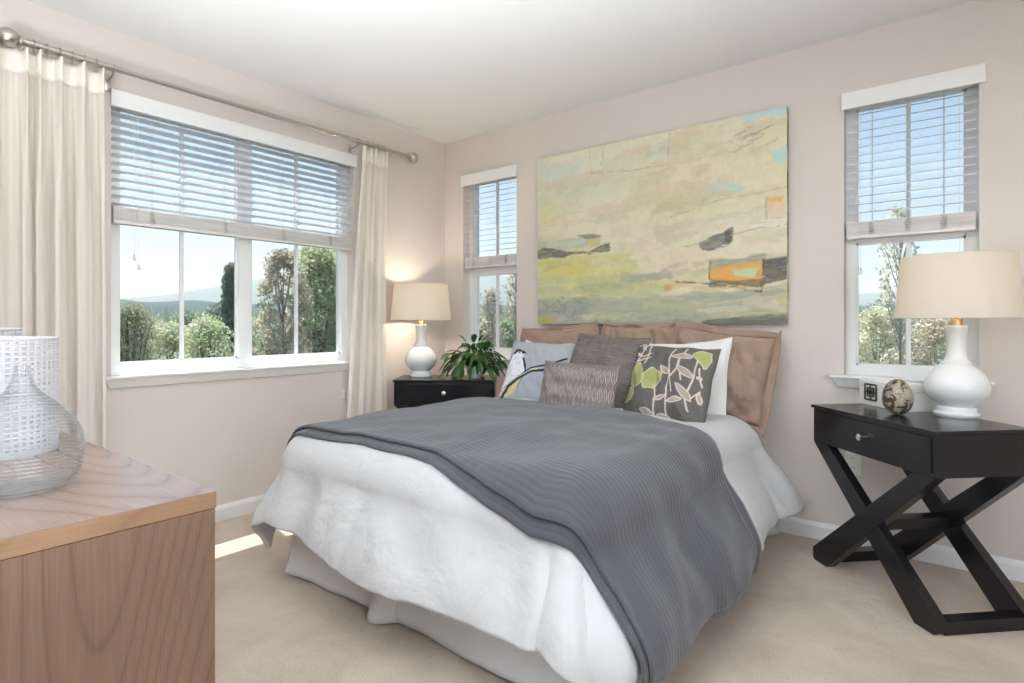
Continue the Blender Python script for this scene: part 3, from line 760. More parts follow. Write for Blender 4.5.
def throw_flare(sg, dx, dy, t, h): return duvet_flare(sg, dx, dy, t, h) + .04
thr = empty('throw_blanket', (BX, -1.35, .68), 0, 'charcoal grey quilted throw spread across the foot half of the bed', 'blanket')
def throw_fn(t0, t1, s0, s1, off, seed):
    def f(u, v):
        s = s0+(s1-s0)*u; q = max(0, s)
        a = t0-.02+.15*q*min(1, q*1.2); b = t1-.03*math.sin(PI*min(1, u*1.6))+.13*min(1, max(0, (s-.15)/.5))-.20*max(0, s-HWB-.1)
        t = a+(b-a)*v
        p = drape(s, t, off, throw_flare, .075, .022, 3.7, wr=.014)
        return (p.x-BX, p.y+1.35, p.z-.68)
    return f
TS0, TS1 = -HWB-.16, HWB+.505
grid('upper_layer', throw_fn(.855, 1.925, TS0, TS1, .068, 3), 240, 120, THROW, thr, uv=(TS1-TS0, 1.04), solid=.010)
grid('lower_layer', throw_fn(.800, 1.965, TS0-.01, TS1+.012, .054, 3), 240, 120, THROW, thr, uv=(TS1-TS0, 1.15), solid=.008)

# ------------------------------------------------------------------ cushions
def cushion(name, label, cat, w, h, T, base, yaw, lean, mat, roll=0, color=None, n=70, pinch=.05, flange=0, seed=0, sag=.0, group=None, slump=0, piping=None, wrk=.010):
    root = empty(name, base, 0, label, cat, group)
    R = Matrix.Rotation(yaw, 4, 'Z') @ Matrix.Rotation(-lean, 4, 'X') @ Matrix.Rotation(roll, 4, 'Y')
    R = R @ Matrix.Translation((0, 0, h/2))
    # local: x width, z height, -y front
    def f(u, v, side):
        a, b = 2*u-1, 2*v-1
        x = w/2*a*(1-pinch*(1-b*b)); z = h/2*b*(1-pinch*(1-a*a))
        th = T/2*((1-abs(a)**2.6)*(1-abs(b)**2.6))**.55*(1-.12*b)
        x += .006*nz(b*2, seed, 1)*1; z += .010*nz(a*2, seed+5, 1)-sag*(1-a*a)*(b+1)/2
        edge = min(1-abs(a), 1-abs(b)); k = min(1, edge*7)
        th += wrk*nz(a*1.3, b*1.3, seed+side*9, 1.7)*k*2.2 + wrk*.7*nz(a*4+b*1.5, b*1.2, seed, 1.6)*k
        y = side*max(th, 0)+slump*(b+1)**2*.25
        return R @ Vector((x, y, z))
    nv = max(12, int(n*h/w)) if color is None else color.shape[0]
    nuu = n if color is None else color.shape[1]
    fr = grid('cushion_front', lambda u, v: f(u, v, -1), nuu, nv, mat[0], root, uv=(w, h), color=color)
    bk = grid('cushion_back', lambda u, v: f(u, v, 1), min(nuu, 60), min(nv, 60), mat[-1], root, uv=(w, h))
    if flange:
        N = 160
        def g(u, v):
            per = u*4; k = int(per) % 4; q = (per % 1)*2-1
            a, b = [(q, -1), (1, q), (-q, 1), (-1, -q)][k]
            x = w/2*a*(1-pinch*(1-b*b)); z = h/2*b*(1-pinch*(1-a*a)) - sag*(1-a*a)*(b+1)/2
            e = flange*v*(1-.4*abs(a*b)**6)
            if abs(a) >= abs(b): x += e*(1 if a > 0 else -1); z += e*b*abs(b)**5
            if abs(b) >= abs(a): z += e*(1 if b > 0 else -1)*(1 if abs(a) < abs(b) or True else 0)*(0 if abs(a) > abs(b) else 1); x += e*a*abs(a)**5 if abs(b) > abs(a) else 0
            y = .010*nz(a*3, b*3, seed+2, 1.5)*v+slump*(b+1)**2*.25+.018*v*math.sin(a*5+b*4+seed)
            return R @ Vector((x, y, z))
        grid('flange', g, N+1, 5, mat[0], root, uv=(4*w, flange), solid=.003)
    if piping:
        pts = []
        for k in range(4):
            for i in range(24):
                q = -1+2*i/24; a, b = [(q, -1), (1, q), (-q, 1), (-1, -q)][k]
                x = w/2*a*(1-pinch*(1-b*b)); z = h/2*b*(1-pinch*(1-a*a))-sag*(1-a*a)*(b+1)/2
                pts.append(R @ Vector((x, slump*(b+1)**2*.25, z)))
        pts.append(pts[0]); m_ = MB(); m_.tube(pts, .004, 6, False); m_.build('piping', piping, root, True)
    return root
rad = math.radians
SX = 'taupe flanged pillows against the wall'
cushion('euro_pillow', 'taupe flanged pillow against the wall, left of the three', 'pillow', .57, .50, .16, (1.235, -.20, 0.610), rad(2), rad(10), [TAUPE], rad(-5), wrk=.02, flange=.022, seed=1, sag=.012, group=SX, pinch=.03)
cushion('euro_pillow', 'taupe flanged pillow against the wall, middle of the three', 'pillow', .52, .52, .16, (1.80, -.19, 0.605), rad(0), rad(9), [TAUPE], rad(0), wrk=.02, flange=.022, seed=2, sag=.008, group=SX, pinch=.03)
cushion('euro_pillow', 'large taupe flanged pillow at the right edge of the bed, right of the three', 'pillow', .52, .475, .24, (2.265, -.27, 0.625), rad(6), rad(15), [TAUPE], rad(7), wrk=.022, flange=.040, seed=3, sag=.008, group=SX, pinch=.03)
cushion('bed_pillow', 'white pillow behind the bird cushion', 'pillow', .60, .43, .15, (1.27, -.36, 0.610), rad(2), rad(22), [PILLOW_W], rad(2), seed=4, sag=.03)
cushion('bed_pillow', 'white pillow behind the leaf-embroidered cushion', 'pillow', .62, .46, .17, (2.10, -.42, 0.610), rad(0), rad(20), [PILLOW_W], rad(-3), seed=5, sag=.02)

def wv(U, V, f, seed): return vnoise(U, V, f, seed, 2)-.5
def paint_bird(n):
    U, V = uvgrid(n, n); C = np.ones((n, n, 3))*np.array(lin((172, 176, 182)))
    C = lay(C, (vnoise(U, V, 50, 1, 2)-.35)*2, (166, 171, 178), .6)
    W = .004*(vnoise(U, V, 30, 3, 2)-.5); e = .006
    def pg(C, pts, col, al=1): return lay(C, .5-(poly_sd(U, V, pts, 1)+W*3)/e, col, al)
    body = [(.115,.818),(.199,.828),(.279,.739),(.33,.622),(.383,.479),(.279,.355),(.163,.266),(.037,.182),(.013,.211),(.03,.404),(.032,.586),(.078,.726)]
    yel = [(.014,.112),(.07,.198),(.232,.254),(.392,.419),(.506,.529),(.56,.55),(.56,.50),(.511,.49),(.395,.399),(.32,.206),(.239,.121),(.125,.10)]
    C = pg(C, [(x+(x-.2)*.05-.004, y+(y-.5)*.04-.004) for x, y in body], (60, 66, 74), .8)
    C = pg(C, yel, (222, 204, 158)); C = pg(C, body, (232, 232, 235))
    C = lay(C, (.5-(poly_sd(U, V, body, 1))/e)*(vnoise(U, V, 45, 8, 3) > .62), (190, 194, 200), .6)
    C = pg(C, [(.090,.770),(.132,.826),(.207,.832),(.245,.79),(.20,.775),(.175,.79),(.14,.76),(.112,.738)], (62, 64, 70))
    C = pg(C, [(.218,.822),(.33,.765),(.245,.75)], (40, 42, 48)); C = pg(C, [(.277,.674),(.304,.685),(.353,.591),(.386,.479),(.373,.468),(.321,.579)], (34, 40, 50))
    C = lay(C, 1.4-np.hypot(U-.195, V-.77)/.012, (20, 20, 24))
    C = lay(C, 1.4-line_d(U, V, [(.32,.206),(.395,.399),(.511,.49),(.7,.55)], 1)/.006, (90, 90, 70))
    C = lay(C, 1.5-line_d(U, V, [(.018,.004),(.089,.104),(.168,.234),(.286,.314),(.369,.375),(.447,.444),(.526,.481),(.7,.53),(.95,.54)], 1)/.020, (28, 46, 56))
    C = lay(C, 1.5-line_d(U, V, [(.373,.46),(.45,.525),(.517,.55),(.75,.63),(.9,.72)], 1)/.014, (28, 42, 52))
    C = lay(C, 1.4-line_d(U, V, [(.04,.03),(.0,.12)], 1)/.008, (40, 50, 56)); return C
def paint_leaf(n):
    U, V = uvgrid(n, n); C = np.ones((n, n, 3))*np.array(lin((104, 101, 98)))
    C = lay(C, (vnoise(U, V*6, 60, 1, 2)-.35)*2, (92, 89, 87), .5)
    jit = .010*(vnoise(U, V, 16, 5, 3)-.5); UU, VV = U+jit, V+jit
    cream, gr, grl = (210, 196, 184), (166, 168, 112), (190, 190, 148)
    for g in [[(.043,.571),(.112,.708),(.207,.615),(.238,.474),(.142,.394),(.055,.429)], [(.236,.445),(.26,.547),(.347,.628),(.46,.58),(.462,.494),(.373,.388),(.278,.379)],
              [(.029,.204),(.034,.357),(.095,.404),(.14,.297),(.119,.226)], [(.757,.887),(.834,.939),(.922,.902),(.942,.814),(.92,.724),(.841,.82)]]:
        sd = poly_sd(UU, VV, g, 1)+.02*(vnoise(U, V, 14, 7, 2)-.5)
        C = lay(C, .5-(sd-.018)/.006, grl); C = lay(C, .5-(sd-.004)/.006, gr)
        c = np.mean(g, 0)
        for a in range(5): C = lay(C, 1.3-line_d(UU, VV, [tuple(c), (c[0]+.07*math.cos(a*1.3), c[1]+.07*math.sin(a*1.3))], 1)/.003, (150, 152, 78), .7)
    for s in [[(.386,.417),(.446,.284),(.459,.055)], [(.529,.941),(.521,.761),(.586,.563),(.553,.404),(.583,.255),(.587,.054)], [(.586,.563),(.621,.355)],
              [(.661,.954),(.637,.831),(.653,.685),(.604,.536)], [(.822,.803),(.832,.586),(.804,.441),(.779,.328)], [(.786,.301),(.841,.17)], [(.842,.334),(.916,.424),(.929,.287)],
              [(.637,.831),(.642,.684),(.757,.622)], [(.682,.658),(.708,.517)], [(.081,.735),(.254,.796)], [(.036,.957),(.094,.985),(.213,.973),(.203,.702)], [(.869,.705),(.935,.481)],
              [(.04,.85),(.15,.80),(.24,.86)], [(.15,.96),(.10,.78),(.06,.70)]]:
        C = lay(C, 1.5-line_d(UU, VV, s, 1)/.0085, cream)
    for a, b in [((.428,.693),(.575,.56)), ((.53,.81),(.76,.85)), ((.43,.235),(.58,.30)), ((.59,.22),(.76,.30)), ((.66,.46),(.85,.29)), ((.27,.11),(.47,.05)), ((.63,.68),(.84,.58)),
                 ((.895,.41),(.955,.27)), ((.855,.60),(.94,.57)), ((.09,.97),(.16,.89)), ((.48,.065),(.64,.04)), ((.05,.80),(.12,.84))]:
        a, b = np.array(a), np.array(b); d = b-a; L = np.linalg.norm(d); d = d/L; nn = np.array([-d[1], d[0]])
        X = (UU-a[0])*d[0]+(VV-a[1])*d[1]; Y = (UU-a[0])*nn[0]+(VV-a[1])*nn[1]
        tt = np.clip(X/L, 0, 1); hw = .20*L*np.sin(tt*PI)**.8; sd = np.where((X > 0) & (X < L), np.abs(Y)-hw, .1)
        C = lay(C, .5-(sd)/.005, cream); C = lay(C, .5-(sd+.012)/.005, (150, 138, 126), .75)
    return C
def paint_lumbar(nu, nv):
    U, V = uvgrid(nu, nv); asp = .46/.27; C = np.ones((nv, nu, 3))*np.array(lin((118, 108, 108)))
    C = lay(C, (vnoise(U*asp, V, 60, 1, 2)-.35)*2, (132, 121, 118), .6)
    nc = 17; x = U*nc; i = np.floor(x); fx = x-i-.5; ph = V*3.05+.12; y = ph-np.floor(ph)-.5
    half = .36*np.sqrt(np.clip(1-(y/.36)**2, 0, 1)); sd = np.abs(fx)-half
    dens = .6+.4*(vnoise(U*asp, V, 30, 4, 2) > .4)
    C = lay(C, np.where(np.abs(y) < .37, 1.2-np.abs(sd)/.075, 0)*dens, (196, 184, 176), .9)
    C = lay(C, np.where(np.abs(y) < .26, 1.2-np.abs(fx)/.10, 0)*dens, (186, 172, 162), .7)
    dd = np.hypot(fx*.5, (np.abs(y)-.45)*1.0); C = lay(C, 1.3-dd/.035, (190, 180, 178), .8)
    d2 = np.hypot((np.abs(fx)-.5)*.5, (np.abs(y)-.40)); C = lay(C, 1.3-d2/.03, (176, 164, 160), .8)
    return C
def m_greypillow():
    m = Mat('grey_brown_slub_weave', (.2, .175, .16), .9, spec=.15); uv = m.coord('UV', (1, 1, 1))
    n = m.noise(m.coord('UV', (40, 380, 1)), 1, 3, .6); n2 = m.noise(m.coord('UV', (6, 60, 1)), 1, 3)
    c = m.ramp(n, [(.35, (.135, .122, .118)), (.65, (.25, .222, .205))])
    m.color(m.mix(1, c, m.ramp(n2, [(.4, (.84,.84,.84)), (.6, (1.06,1.06,1.06))]), 'MULTIPLY'))
    m.bump(m.noise(m.coord('Object'), 8, 4, .5, 1), .35, .03); m.bump(n, .5, .003); return m.m
GP = m_greypillow()
BIRD_BACK = m_fabric('pale_grey_blue_cotton', lin((172, 184, 188)))
LEAF_BACK = m_fabric('dark_grey_cotton', lin((104, 101, 98)))
cushion('square_cushion', 'plain grey-brown woven square cushion in the middle of the bed', 'cushion', .50, .48, .17, (1.72, -.60, 0.623), rad(-6), rad(24), [GP], rad(3), seed=8, pinch=.04)
cushion('bird_cushion', 'pale blue-grey cushion with a white bird on a branch', 'cushion', .47, .43, .16, (1.30, -.585, 0.623), rad(8), rad(26), [m_vcol('bird_print', .9, (700, .12), .3), BIRD_BACK], rad(2), color=paint_bird(260), seed=7, pinch=.04)
cushion('leaf_cushion', 'dark grey cushion embroidered with cream vines and green leaves', 'cushion', .45, .42, .17, (2.17, -.68, 0.627), rad(-2), rad(24), [m_vcol('vine_embroidery', .9, (500, .2), .3), LEAF_BACK], rad(2), color=paint_leaf(300), seed=9, pinch=.05)
cushion('lumbar_cushion', 'small oblong cushion woven with grey oval chains', 'cushion', .46, .30, .13, (1.77, -.86, 0.635), rad(2), rad(18), [m_vcol('oval_chain_weave', .8, (500, .2), .3), LEAF_BACK], rad(1), color=paint_lumbar(360, 210), seed=10, pinch=.05)

# ------------------------------------------------------------------ nightstands
def nightstand(loc, rz, label, w=.70, dp=.41):
    root = empty('nightstand', loc, rz, label, 'nightstand', 'black nightstands with crossed legs')
    zb, zt = .567, .74; hx, hy = w/2, dp/2
    m = MB(); m.box((-hx+.004, -hy+.006, zb), (hx-.004, hy-.004, zt-.014), .002); m.build('body', BLACK, root)
    m = MB(); m.box((-hx-.004, -hy-.004, zt-.014), (hx+.004, hy+.002, zt), .0025); m.build('top', BLACK, root)
    m = MB(); m.box((-hx+.022, -hy-.001, zb+.016), (hx-.022, -hy+.008, zt-.026), .002)
    d = m.build('drawer', BLACK, root)
    k = MB(); k.lathe([(0, 0), (.006, 0), (.005, .012), (.010, .018), (.0145, .024), (.014, .030), (.008, .034), (0, .035)], 20)
    k.build('knob', CHROME, d, True, M=Matrix.Translation((0, -hy-.001, zb+.085)) @ Matrix.Rotation(PI/2, 4, 'X'))
    for y0, y1 in ((-hy+.004, -hy+.048), (hy-.048, hy-.004)):
        for s in (-1, 1):
            pts = [(-hx+.004, zb), (-hx+.105, zb), (hx, .058), (hx, .012), (hx-.014, .0), (hx-.10, .0)]
            e = .0015*(s > 0)
            pts = [(s*x, z) for x, z in pts]
            m = MB(); m.prism(pts, y0+e, y1-e, axis=1, bev=.0015); m.build('leg', BLACK, root)
    for s in (-1, 1):
        m = MB(); m.box((s*(hx-.062), -hy+.04, .001), (s*(hx-.002), hy-.04, .048), .002); m.build('foot_rail', BLACK, root)
    m = MB(); m.box((-.036, -hy+.04, .270), (.036, hy-.04, .312), .002); m.build('stretcher', BLACK, root)
    return root
nightstand((3.165, -.405, 0), rad(-45), 'black nightstand with crossed legs to the right of the bed')
nightstand((.430, -.408, 0), YAW, 'black nightstand in the corner left of the bed, half hidden by it', dp=.37)

# ------------------------------------------------------------------ lamps
def m_shade():
    m = Mat('linen_lamp_shade', (.88, .84, .79), .9, spec=.1)
    tr = m.N.new('ShaderNodeBsdfTranslucent'); tr.inputs[0].default_value = (.97, .93, .86, 1)
    mx = m.N.new('ShaderNodeMixShader'); mx.inputs[0].default_value = .62
    m.bump(m.noise(m.coord('Object', (1, 1, 1)), 500, 2), .1, .001)
    m.L.new(m.p.outputs[0], mx.inputs[1]); m.L.new(tr.outputs[0], mx.inputs[2])
    m.L.new(mx.outputs[0], m.N['Material Output'].inputs[0]); return m.m
SHADE = m_shade()
BULB = Mat('lit_bulb', (1, .9, .8), .4, Emission_Color=(1, .78, .5, 1), Emission_Strength=6).m
def lamp(loc, label, power, group='table lamps with white ceramic bases'):
    root = empty('table_lamp', loc, 0, label, 'lamp', group)
    m = MB(); m.lathe([(0, 0), (.076, 0), (.080, .004), (.081, .014), (.076, .020), (.070, .024), (.069, .036), (.066, .042), (0, .042)], 64); m.build('base', CERAMIC, root, True)
    prof = [(.060, .040), (.064, .046), (.080, .060), (.100, .080), (.113, .104), (.117, .126), (.112, .150), (.098, .176), (.078, .200), (.062, .213), (.053, .219),
            (.0545, .223), (.053, .228), (.046, .232), (.039, .245), (.0345, .268), (.033, .290), (.034, .318), (.037, .345), (.0405, .368), (.041, .376), (.038, .381), (0, .381)]
    m = MB(); m.lathe([(0, .040)]+prof, 64); m.build('ceramic_body', CERAMIC, root, True)
    m = MB(); m.lathe([(0, .381), (.023, .381), (.0235, .386), (.022, .402), (.014, .408), (.008, .410), (.008, .455), (.014, .458), (.014, .490), (0, .490)], 24); m.build('brass_cap', BRASS, root, True)
    zb, zt, rb, rt_ = .412, .668, .218, .195
    m = MB(); n = 72
    m.lathe([(rb, zb), (rt_, zt), (rt_-.0015, zt), (rb-.0015, zb)], n, closed=True)
    sh = m.build('lamp_shade', SHADE, root, True)
    for zz, r_ in ((zb, rb), (zt, rt_)): m = MB(); m.ring((0, 0, zz), r_-.001, .0022, 'z', 72, 6); m.build('shade_trim', SHADE, root, True)
    m = MB(); m.tube([(0, 0, .49), (0, 0, .640)], .003, 6); m.tube([(-rt_, 0, .662), (-.02, 0, .640), (.02, 0, .640), (rt_, 0, .662)], .002, 5); m.tube([(0, -rt_, .662), (0, 0, .640), (0, rt_, .662)], .002, 5); m.build('harp', NICKEL, root, True)
    m = MB(); m.sphere((0, 0, .535), .030, 16, (1, 1, 1.25)); m.build('bulb', BULB, root, True)
    l = bpy.data.lights.new('bulb_light', 'POINT'); l.energy = power; l.color = (1, .83, .64); l.shadow_soft_size = .035
    lo = bpy.data.objects.new('bulb_light', l); COL.objects.link(lo); lo.parent = root; lo.location = (0, .0, .535)
    # the light sits at the bulb, which is thin glass: keep the bulb mesh just inside the light's radius
    return root
lamp((3.322, -.315, .74), 'large white ceramic lamp with a cream drum shade on the right nightstand', 2.0)
lamp((.240, -.486, .74), 'white ceramic lamp with a glowing cream shade on the corner nightstand', 42.0)

# ------------------------------------------------------------------ things on the right nightstand
def m_egg():
    m = Mat('speckled_egg_shell', (.5, .45, .36), .35, Coat_Weight=.25, Coat_Roughness=.06); co = m.coord('Object')
    v = m.noise(co, 36, 3, .6, .9); f = m.noise(co, 110, 3, .6)
    base = m.ramp(f, [(.35, (.27, .235, .175)), (.6, (.42, .385, .30))])
    c = m.mix(m.ramp(v, [(.515, (0,0,0)), (.54, (1,1,1))]), base, (.055, .032, .022))
    m.color(m.mix(m.ramp(m.noise(co, 75, 2, .5, 1), [(.64, (0,0,0)), (.67, (1,1,1))]), c, (.09, .055, .035))); return m.m
r = MB(); pr = []
for k in range(33):
    a = PI*k/32; z = .076*(1-math.cos(a)); rr_ = .058*math.sin(a)*(1-.16*(z/.152-.42)); pr.append((max(rr_, 0), z))
pr[0] = (0, 0); pr[-1] = (0, pr[-1][1]); r.lathe(pr, 48)
e = r.build('decorative_egg', m_egg(), None, True); e.location = (3.125, -.425, .74)
e.rotation_euler = (0, 0, .4)
tag(e, 'brown speckled glossy decorative egg between the white box and the lamp', 'egg')
BOXM = Mat('cream_lacquered_box', (.88, .87, .84), .3).m
bx_l, bx_w, bx_h = .285, .145, .118
root = empty('keepsake_box', (3.095, -.175, .74), rad(-45), 'white lidded box with a metal fret ornament behind the egg', 'box')
m = MB(); m.box((-bx_l/2+.002, -bx_w/2+.002, 0), (bx_l/2-.002, bx_w/2-.002, bx_h*.70), .002); m.build('box_body', BOXM, root)
m = MB(); m.box((-bx_l/2, -bx_w/2, bx_h*.70+.001), (bx_l/2, bx_w/2, bx_h), .003); m.build('lid', BOXM, root)
m = MB(); fy = -bx_w/2-.0035; cx, cz, a = -.062, .064, .036
def bar(x0, x1, z0, z1): m.box((cx+x0, fy, cz+z0), (cx+x1, -bx_w/2+.001, cz+z1))
t = .0040
for s in (-1, 1):
    bar(-a, a, s*a-t*.9, s*a+t*.9); bar(s*a-t*.9, s*a+t*.9, -a, a)
    bar(-a*.55, a*.55, s*a*.52-t*.8, s*a*.52+t*.8); bar(s*a*.52-t*.8, s*a*.52+t*.8, -a*.55, a*.55)
    bar(min(0, s*a), max(0, s*a), -t*.7, t*.7); bar(-t*.7, t*.7, min(0, s*a), max(0, s*a))
bar(-a*.25, a*.25, -a*.25, -a*.25+t); bar(-a*.25, a*.25, a*.25-t, a*.25); bar(-a*.25, -a*.25+t, -a*.25, a*.25); bar(a*.25-t, a*.25, -a*.25, a*.25)
m.build('fret_ornament', Mat('dark_pewter', (.16, .15, .145), .4, 1).m, root)

# ------------------------------------------------------------------ plant on the corner nightstand
def m_leaf(name, c0, c1, rough=.35, transl=.25, sc=14, spec=.5):
    m = Mat(name, c0, rough, spec=spec)
    col = m.ramp(m.noise(m.coord('Object'), sc, 2), [(.35, c0), (.65, c1)]); m.color(col)
    tr = m.N.new('ShaderNodeBsdfTranslucent'); m.L.new(col, tr.inputs[0]); mx = m.N.new('ShaderNodeMixShader'); mx.inputs[0].default_value = transl
    m.L.new(m.p.outputs[0], mx.inputs[1]); m.L.new(tr.outputs[0], mx.inputs[2]); m.L.new(mx.outputs[0], m.N['Material Output'].inputs[0]); return m.m
PLANT = m_leaf('glossy_green_leaf', (.030, .085, .022), (.075, .17, .045), .3, .2)
r = empty('potted_plant', (.640, -.345, .74), 0, 'leafy green plant in a small white pot beside the corner lamp', 'plant')
m = MB(); m.lathe([(0, 0), (.040, 0), (.046, .005), (.058, .060), (.062, .090), (.058, .090), (.054, .062), (0, .060)], 40); m.build('pot', CERAMIC, r, True)
m = MB(); m.lathe([(0, .074), (.055, .072), (.055, .060), (0, .060)], 24); m.build('soil', Mat('potting_soil', (.05,.035,.025), .95).m, r)
rp = random.Random(5); m = MB(); stems = MB()
for k in range(200):
    a = rp.uniform(0, 2*PI); reach = rp.uniform(.03, .20); hh = rp.uniform(.03, .20)*(1-.35*reach/.22); drop = rp.uniform(.0, .17)*(reach/.2)
    if k < 12: reach *= .35; hh = rp.uniform(.12, .19); drop = 0
    dirv = Vector((math.cos(a), math.sin(a), 0)); P0 = Vector((dirv.x*.02, dirv.y*.02, .075))
    mid = P0+dirv*reach*.45+Vector((0, 0, hh*.75)); end = P0+dirv*reach*.8+Vector((0, 0, hh-drop*.3))
    ll = rp.uniform(.07, .12); wd = ll*rp.uniform(.17, .25)
    stems.tube([P0, P0.lerp(mid, .5)+Vector((0,0,.01)), mid, end], .0016, 4)
    tip = end+dirv*ll*rp.uniform(.5, .9)+Vector((rp.uniform(-.03, .03), rp.uniform(-.03, .03), (-drop*.8+ll*.25) if k >= 12 else ll*.8))
    ax = (tip-end); side = ax.cross(Vector((0, 0, 1))); side = side.normalized() if side.length > 1e-4 else Vector((1,0,0)); up = side.cross(ax).normalized()
    prev = None; ns = 7
    tw = rp.uniform(-.6, .6); side = side*math.cos(tw)+up*math.sin(tw)
    for i in range(ns+1):
        q = i/ns; w_ = wd*math.sin(PI*min(1, q*.97+.03))**.75*(1-.25*q); c = end+ax*q-Vector((0, 0, 1))*(q*q*.035)
        row = [m.bm.verts.new(c-side*w_+up*w_*.35), m.bm.verts.new(c), m.bm.verts.new(c+side*w_+up*w_*.35)]
        for v in row:                                    # keep leaves in front of the walls and above the table top
            w3 = Vector((.640, -.345, .74))+v.co
            if w3.y > -.02: v.co.y = .325
            if w3.x < .03: v.co.x = -.61
            if v.co.z < .006 and w3.x < .80: v.co.z = .006+rp.uniform(0, .012)
        if prev:
            for j in (0, 1): m.bm.faces.new((prev[j], prev[j+1], row[j+1], row[j]))
        prev = row
m.build('leaves', PLANT, r, True); stems.build('stems', PLANT, r)

# ------------------------------------------------------------------ dresser, vase, baskets
DX0, DX1, DY0, DY1, DZ = .78, 2.203, -3.36, -2.838, .80
r = empty('dresser', ((DX0+DX1)/2, (DY0+DY1)/2, 0), 0, 'low oak dresser at the left edge, nearest the camera', 'dresser')
inv = Matrix.Translation(-Vector(r.location))
m = MB(); m.box((DX0, DY0, DZ-.032), (DX1, DY1, DZ-.0012), .001); m.build('top_edge', OAK_E, r, M=inv)
m = MB(); m.box((DX0+.0005, DY0+.0005, DZ-.0012), (DX1-.0005, DY1-.0005, DZ)); m.build('top', OAK_H, r, M=inv)
m = MB(); m.box((DX1-.024, DY0+.001, .0), (DX1-.001, DY1-.002, DZ-.033), .001); m.build('side_panel', OAK_V, r, M=inv)
m = MB(); m.box((DX0+.001, DY0+.001, .0), (DX0+.024, DY1-.002, DZ-.033), .001); m.build('side_panel', OAK_V, r, M=inv)
m = MB(); m.box((DX0+.024, DY0+.001, .04), (DX1-.024, DY0+.012, DZ-.033)); m.build('back_panel', OAK_V, r, M=inv)
for i in range(2):
    for j in range(3):
        xa = DX0+.027+i*(DX1-DX0-.05)/2; xb = xa+(DX1-DX0-.05)/2-.004; za = .065+j*.234; zb = za+.230
        m = MB(); m.box((xa, DY1-.024, za), (xb, DY1-.003, zb), .002); dd = m.build('drawer', OAK_H, r, M=inv)
        k = MB(); k.sphere(((xa+xb)/2, DY1+.010, (za+zb)/2), .014, 14); k.build('knob', NICKEL, dd, True, M=inv)

def m_clear():
    m = Mat('clear_ribbed_glass', (.96, .99, .99), .0, Transmission_Weight=1.0, IOR=1.38)
    w = m.node('ShaderNodeTexWave'); w.wave_type = 'BANDS'; w.bands_direction = 'Z'; w.inputs['Scale'].default_value = 42
    w.inputs['Distortion'].default_value = 1.6; w.inputs['Detail'].default_value = 2; w.inputs['Detail Scale'].default_value = .6
    m.L.new(m.coord('Object'), w.inputs['Vector']); m.bump(w.outputs['Fac'], .35, .004)
    nt = m.nt; m.N.remove(m.p)
    lw = m.N.new('ShaderNodeLayerWeight'); lw.inputs[0].default_value = .5; m.L.new(m.h, lw.inputs['Normal'])
    pw = m.N.new('ShaderNodeMath'); pw.operation = 'POWER'; pw.inputs[1].default_value = 3.2; m.L.new(lw.outputs['Facing'], pw.inputs[0])
    ma = m.N.new('ShaderNodeMath'); ma.operation = 'MULTIPLY_ADD'; ma.inputs[1].default_value = .70; ma.inputs[2].default_value = .035; m.L.new(pw.outputs[0], ma.inputs[0])
    gl = m.N.new('ShaderNodeBsdfGlossy'); gl.inputs['Roughness'].default_value = .04; m.L.new(m.h, gl.inputs['Normal'])
    tp = m.N.new('ShaderNodeBsdfTransparent'); tp.inputs[0].default_value = (.955, .97, .975, 1)
    mx = m.N.new('ShaderNodeMixShader'); m.L.new(ma.outputs[0], mx.inputs[0])
    m.L.new(tp.outputs[0], mx.inputs[1]); m.L.new(gl.outputs[0], mx.inputs[2]); m.L.new(mx.outputs[0], m.N['Material Output'].inputs[0]); return m.m
outer = [(0, 0), (.060, 0), (.078, .006), (.090, .022), (.098, .048), (.1005, .082), (.095, .115), (.075, .150), (.052, .174), (.030, .194), (.018, .215), (.013, .243)]
def dense(pts, n=6):
    P = [Vector((a, 0, b)) for a, b in pts]; out = []
    for i in range(len(P)-1):
        p0, p1, p2, p3 = P[max(i-1, 0)], P[i], P[i+1], P[min(i+2, len(P)-1)]
        for k in range(n):
            t = k/n; q = .5*((2*p1)+(-p0+p2)*t+(2*p0-5*p1+4*p2-p3)*t*t+(-p0+3*p1-3*p2+p3)*t**3); out.append((max(q.x, 0), q.z))
    out.append(pts[-1]); return out
oo = dense(outer[1:]); inner = [(max(a-.0028, .002), b+(.004 if b < .02 else 0)) for a, b in oo]
m = MB(); m.lathe([(0, 0)]+oo+[(oo[-1][0]-.0015, oo[-1][1]+.002)]+inner[::-1]+[(0, .004)], 96)
v = m.build('glass_vase', m_clear(), None, True); v.location = (1.893, -3.073, .8005)
tag(v, 'clear ribbed glass vase with a narrow neck on the oak dresser', 'vase')

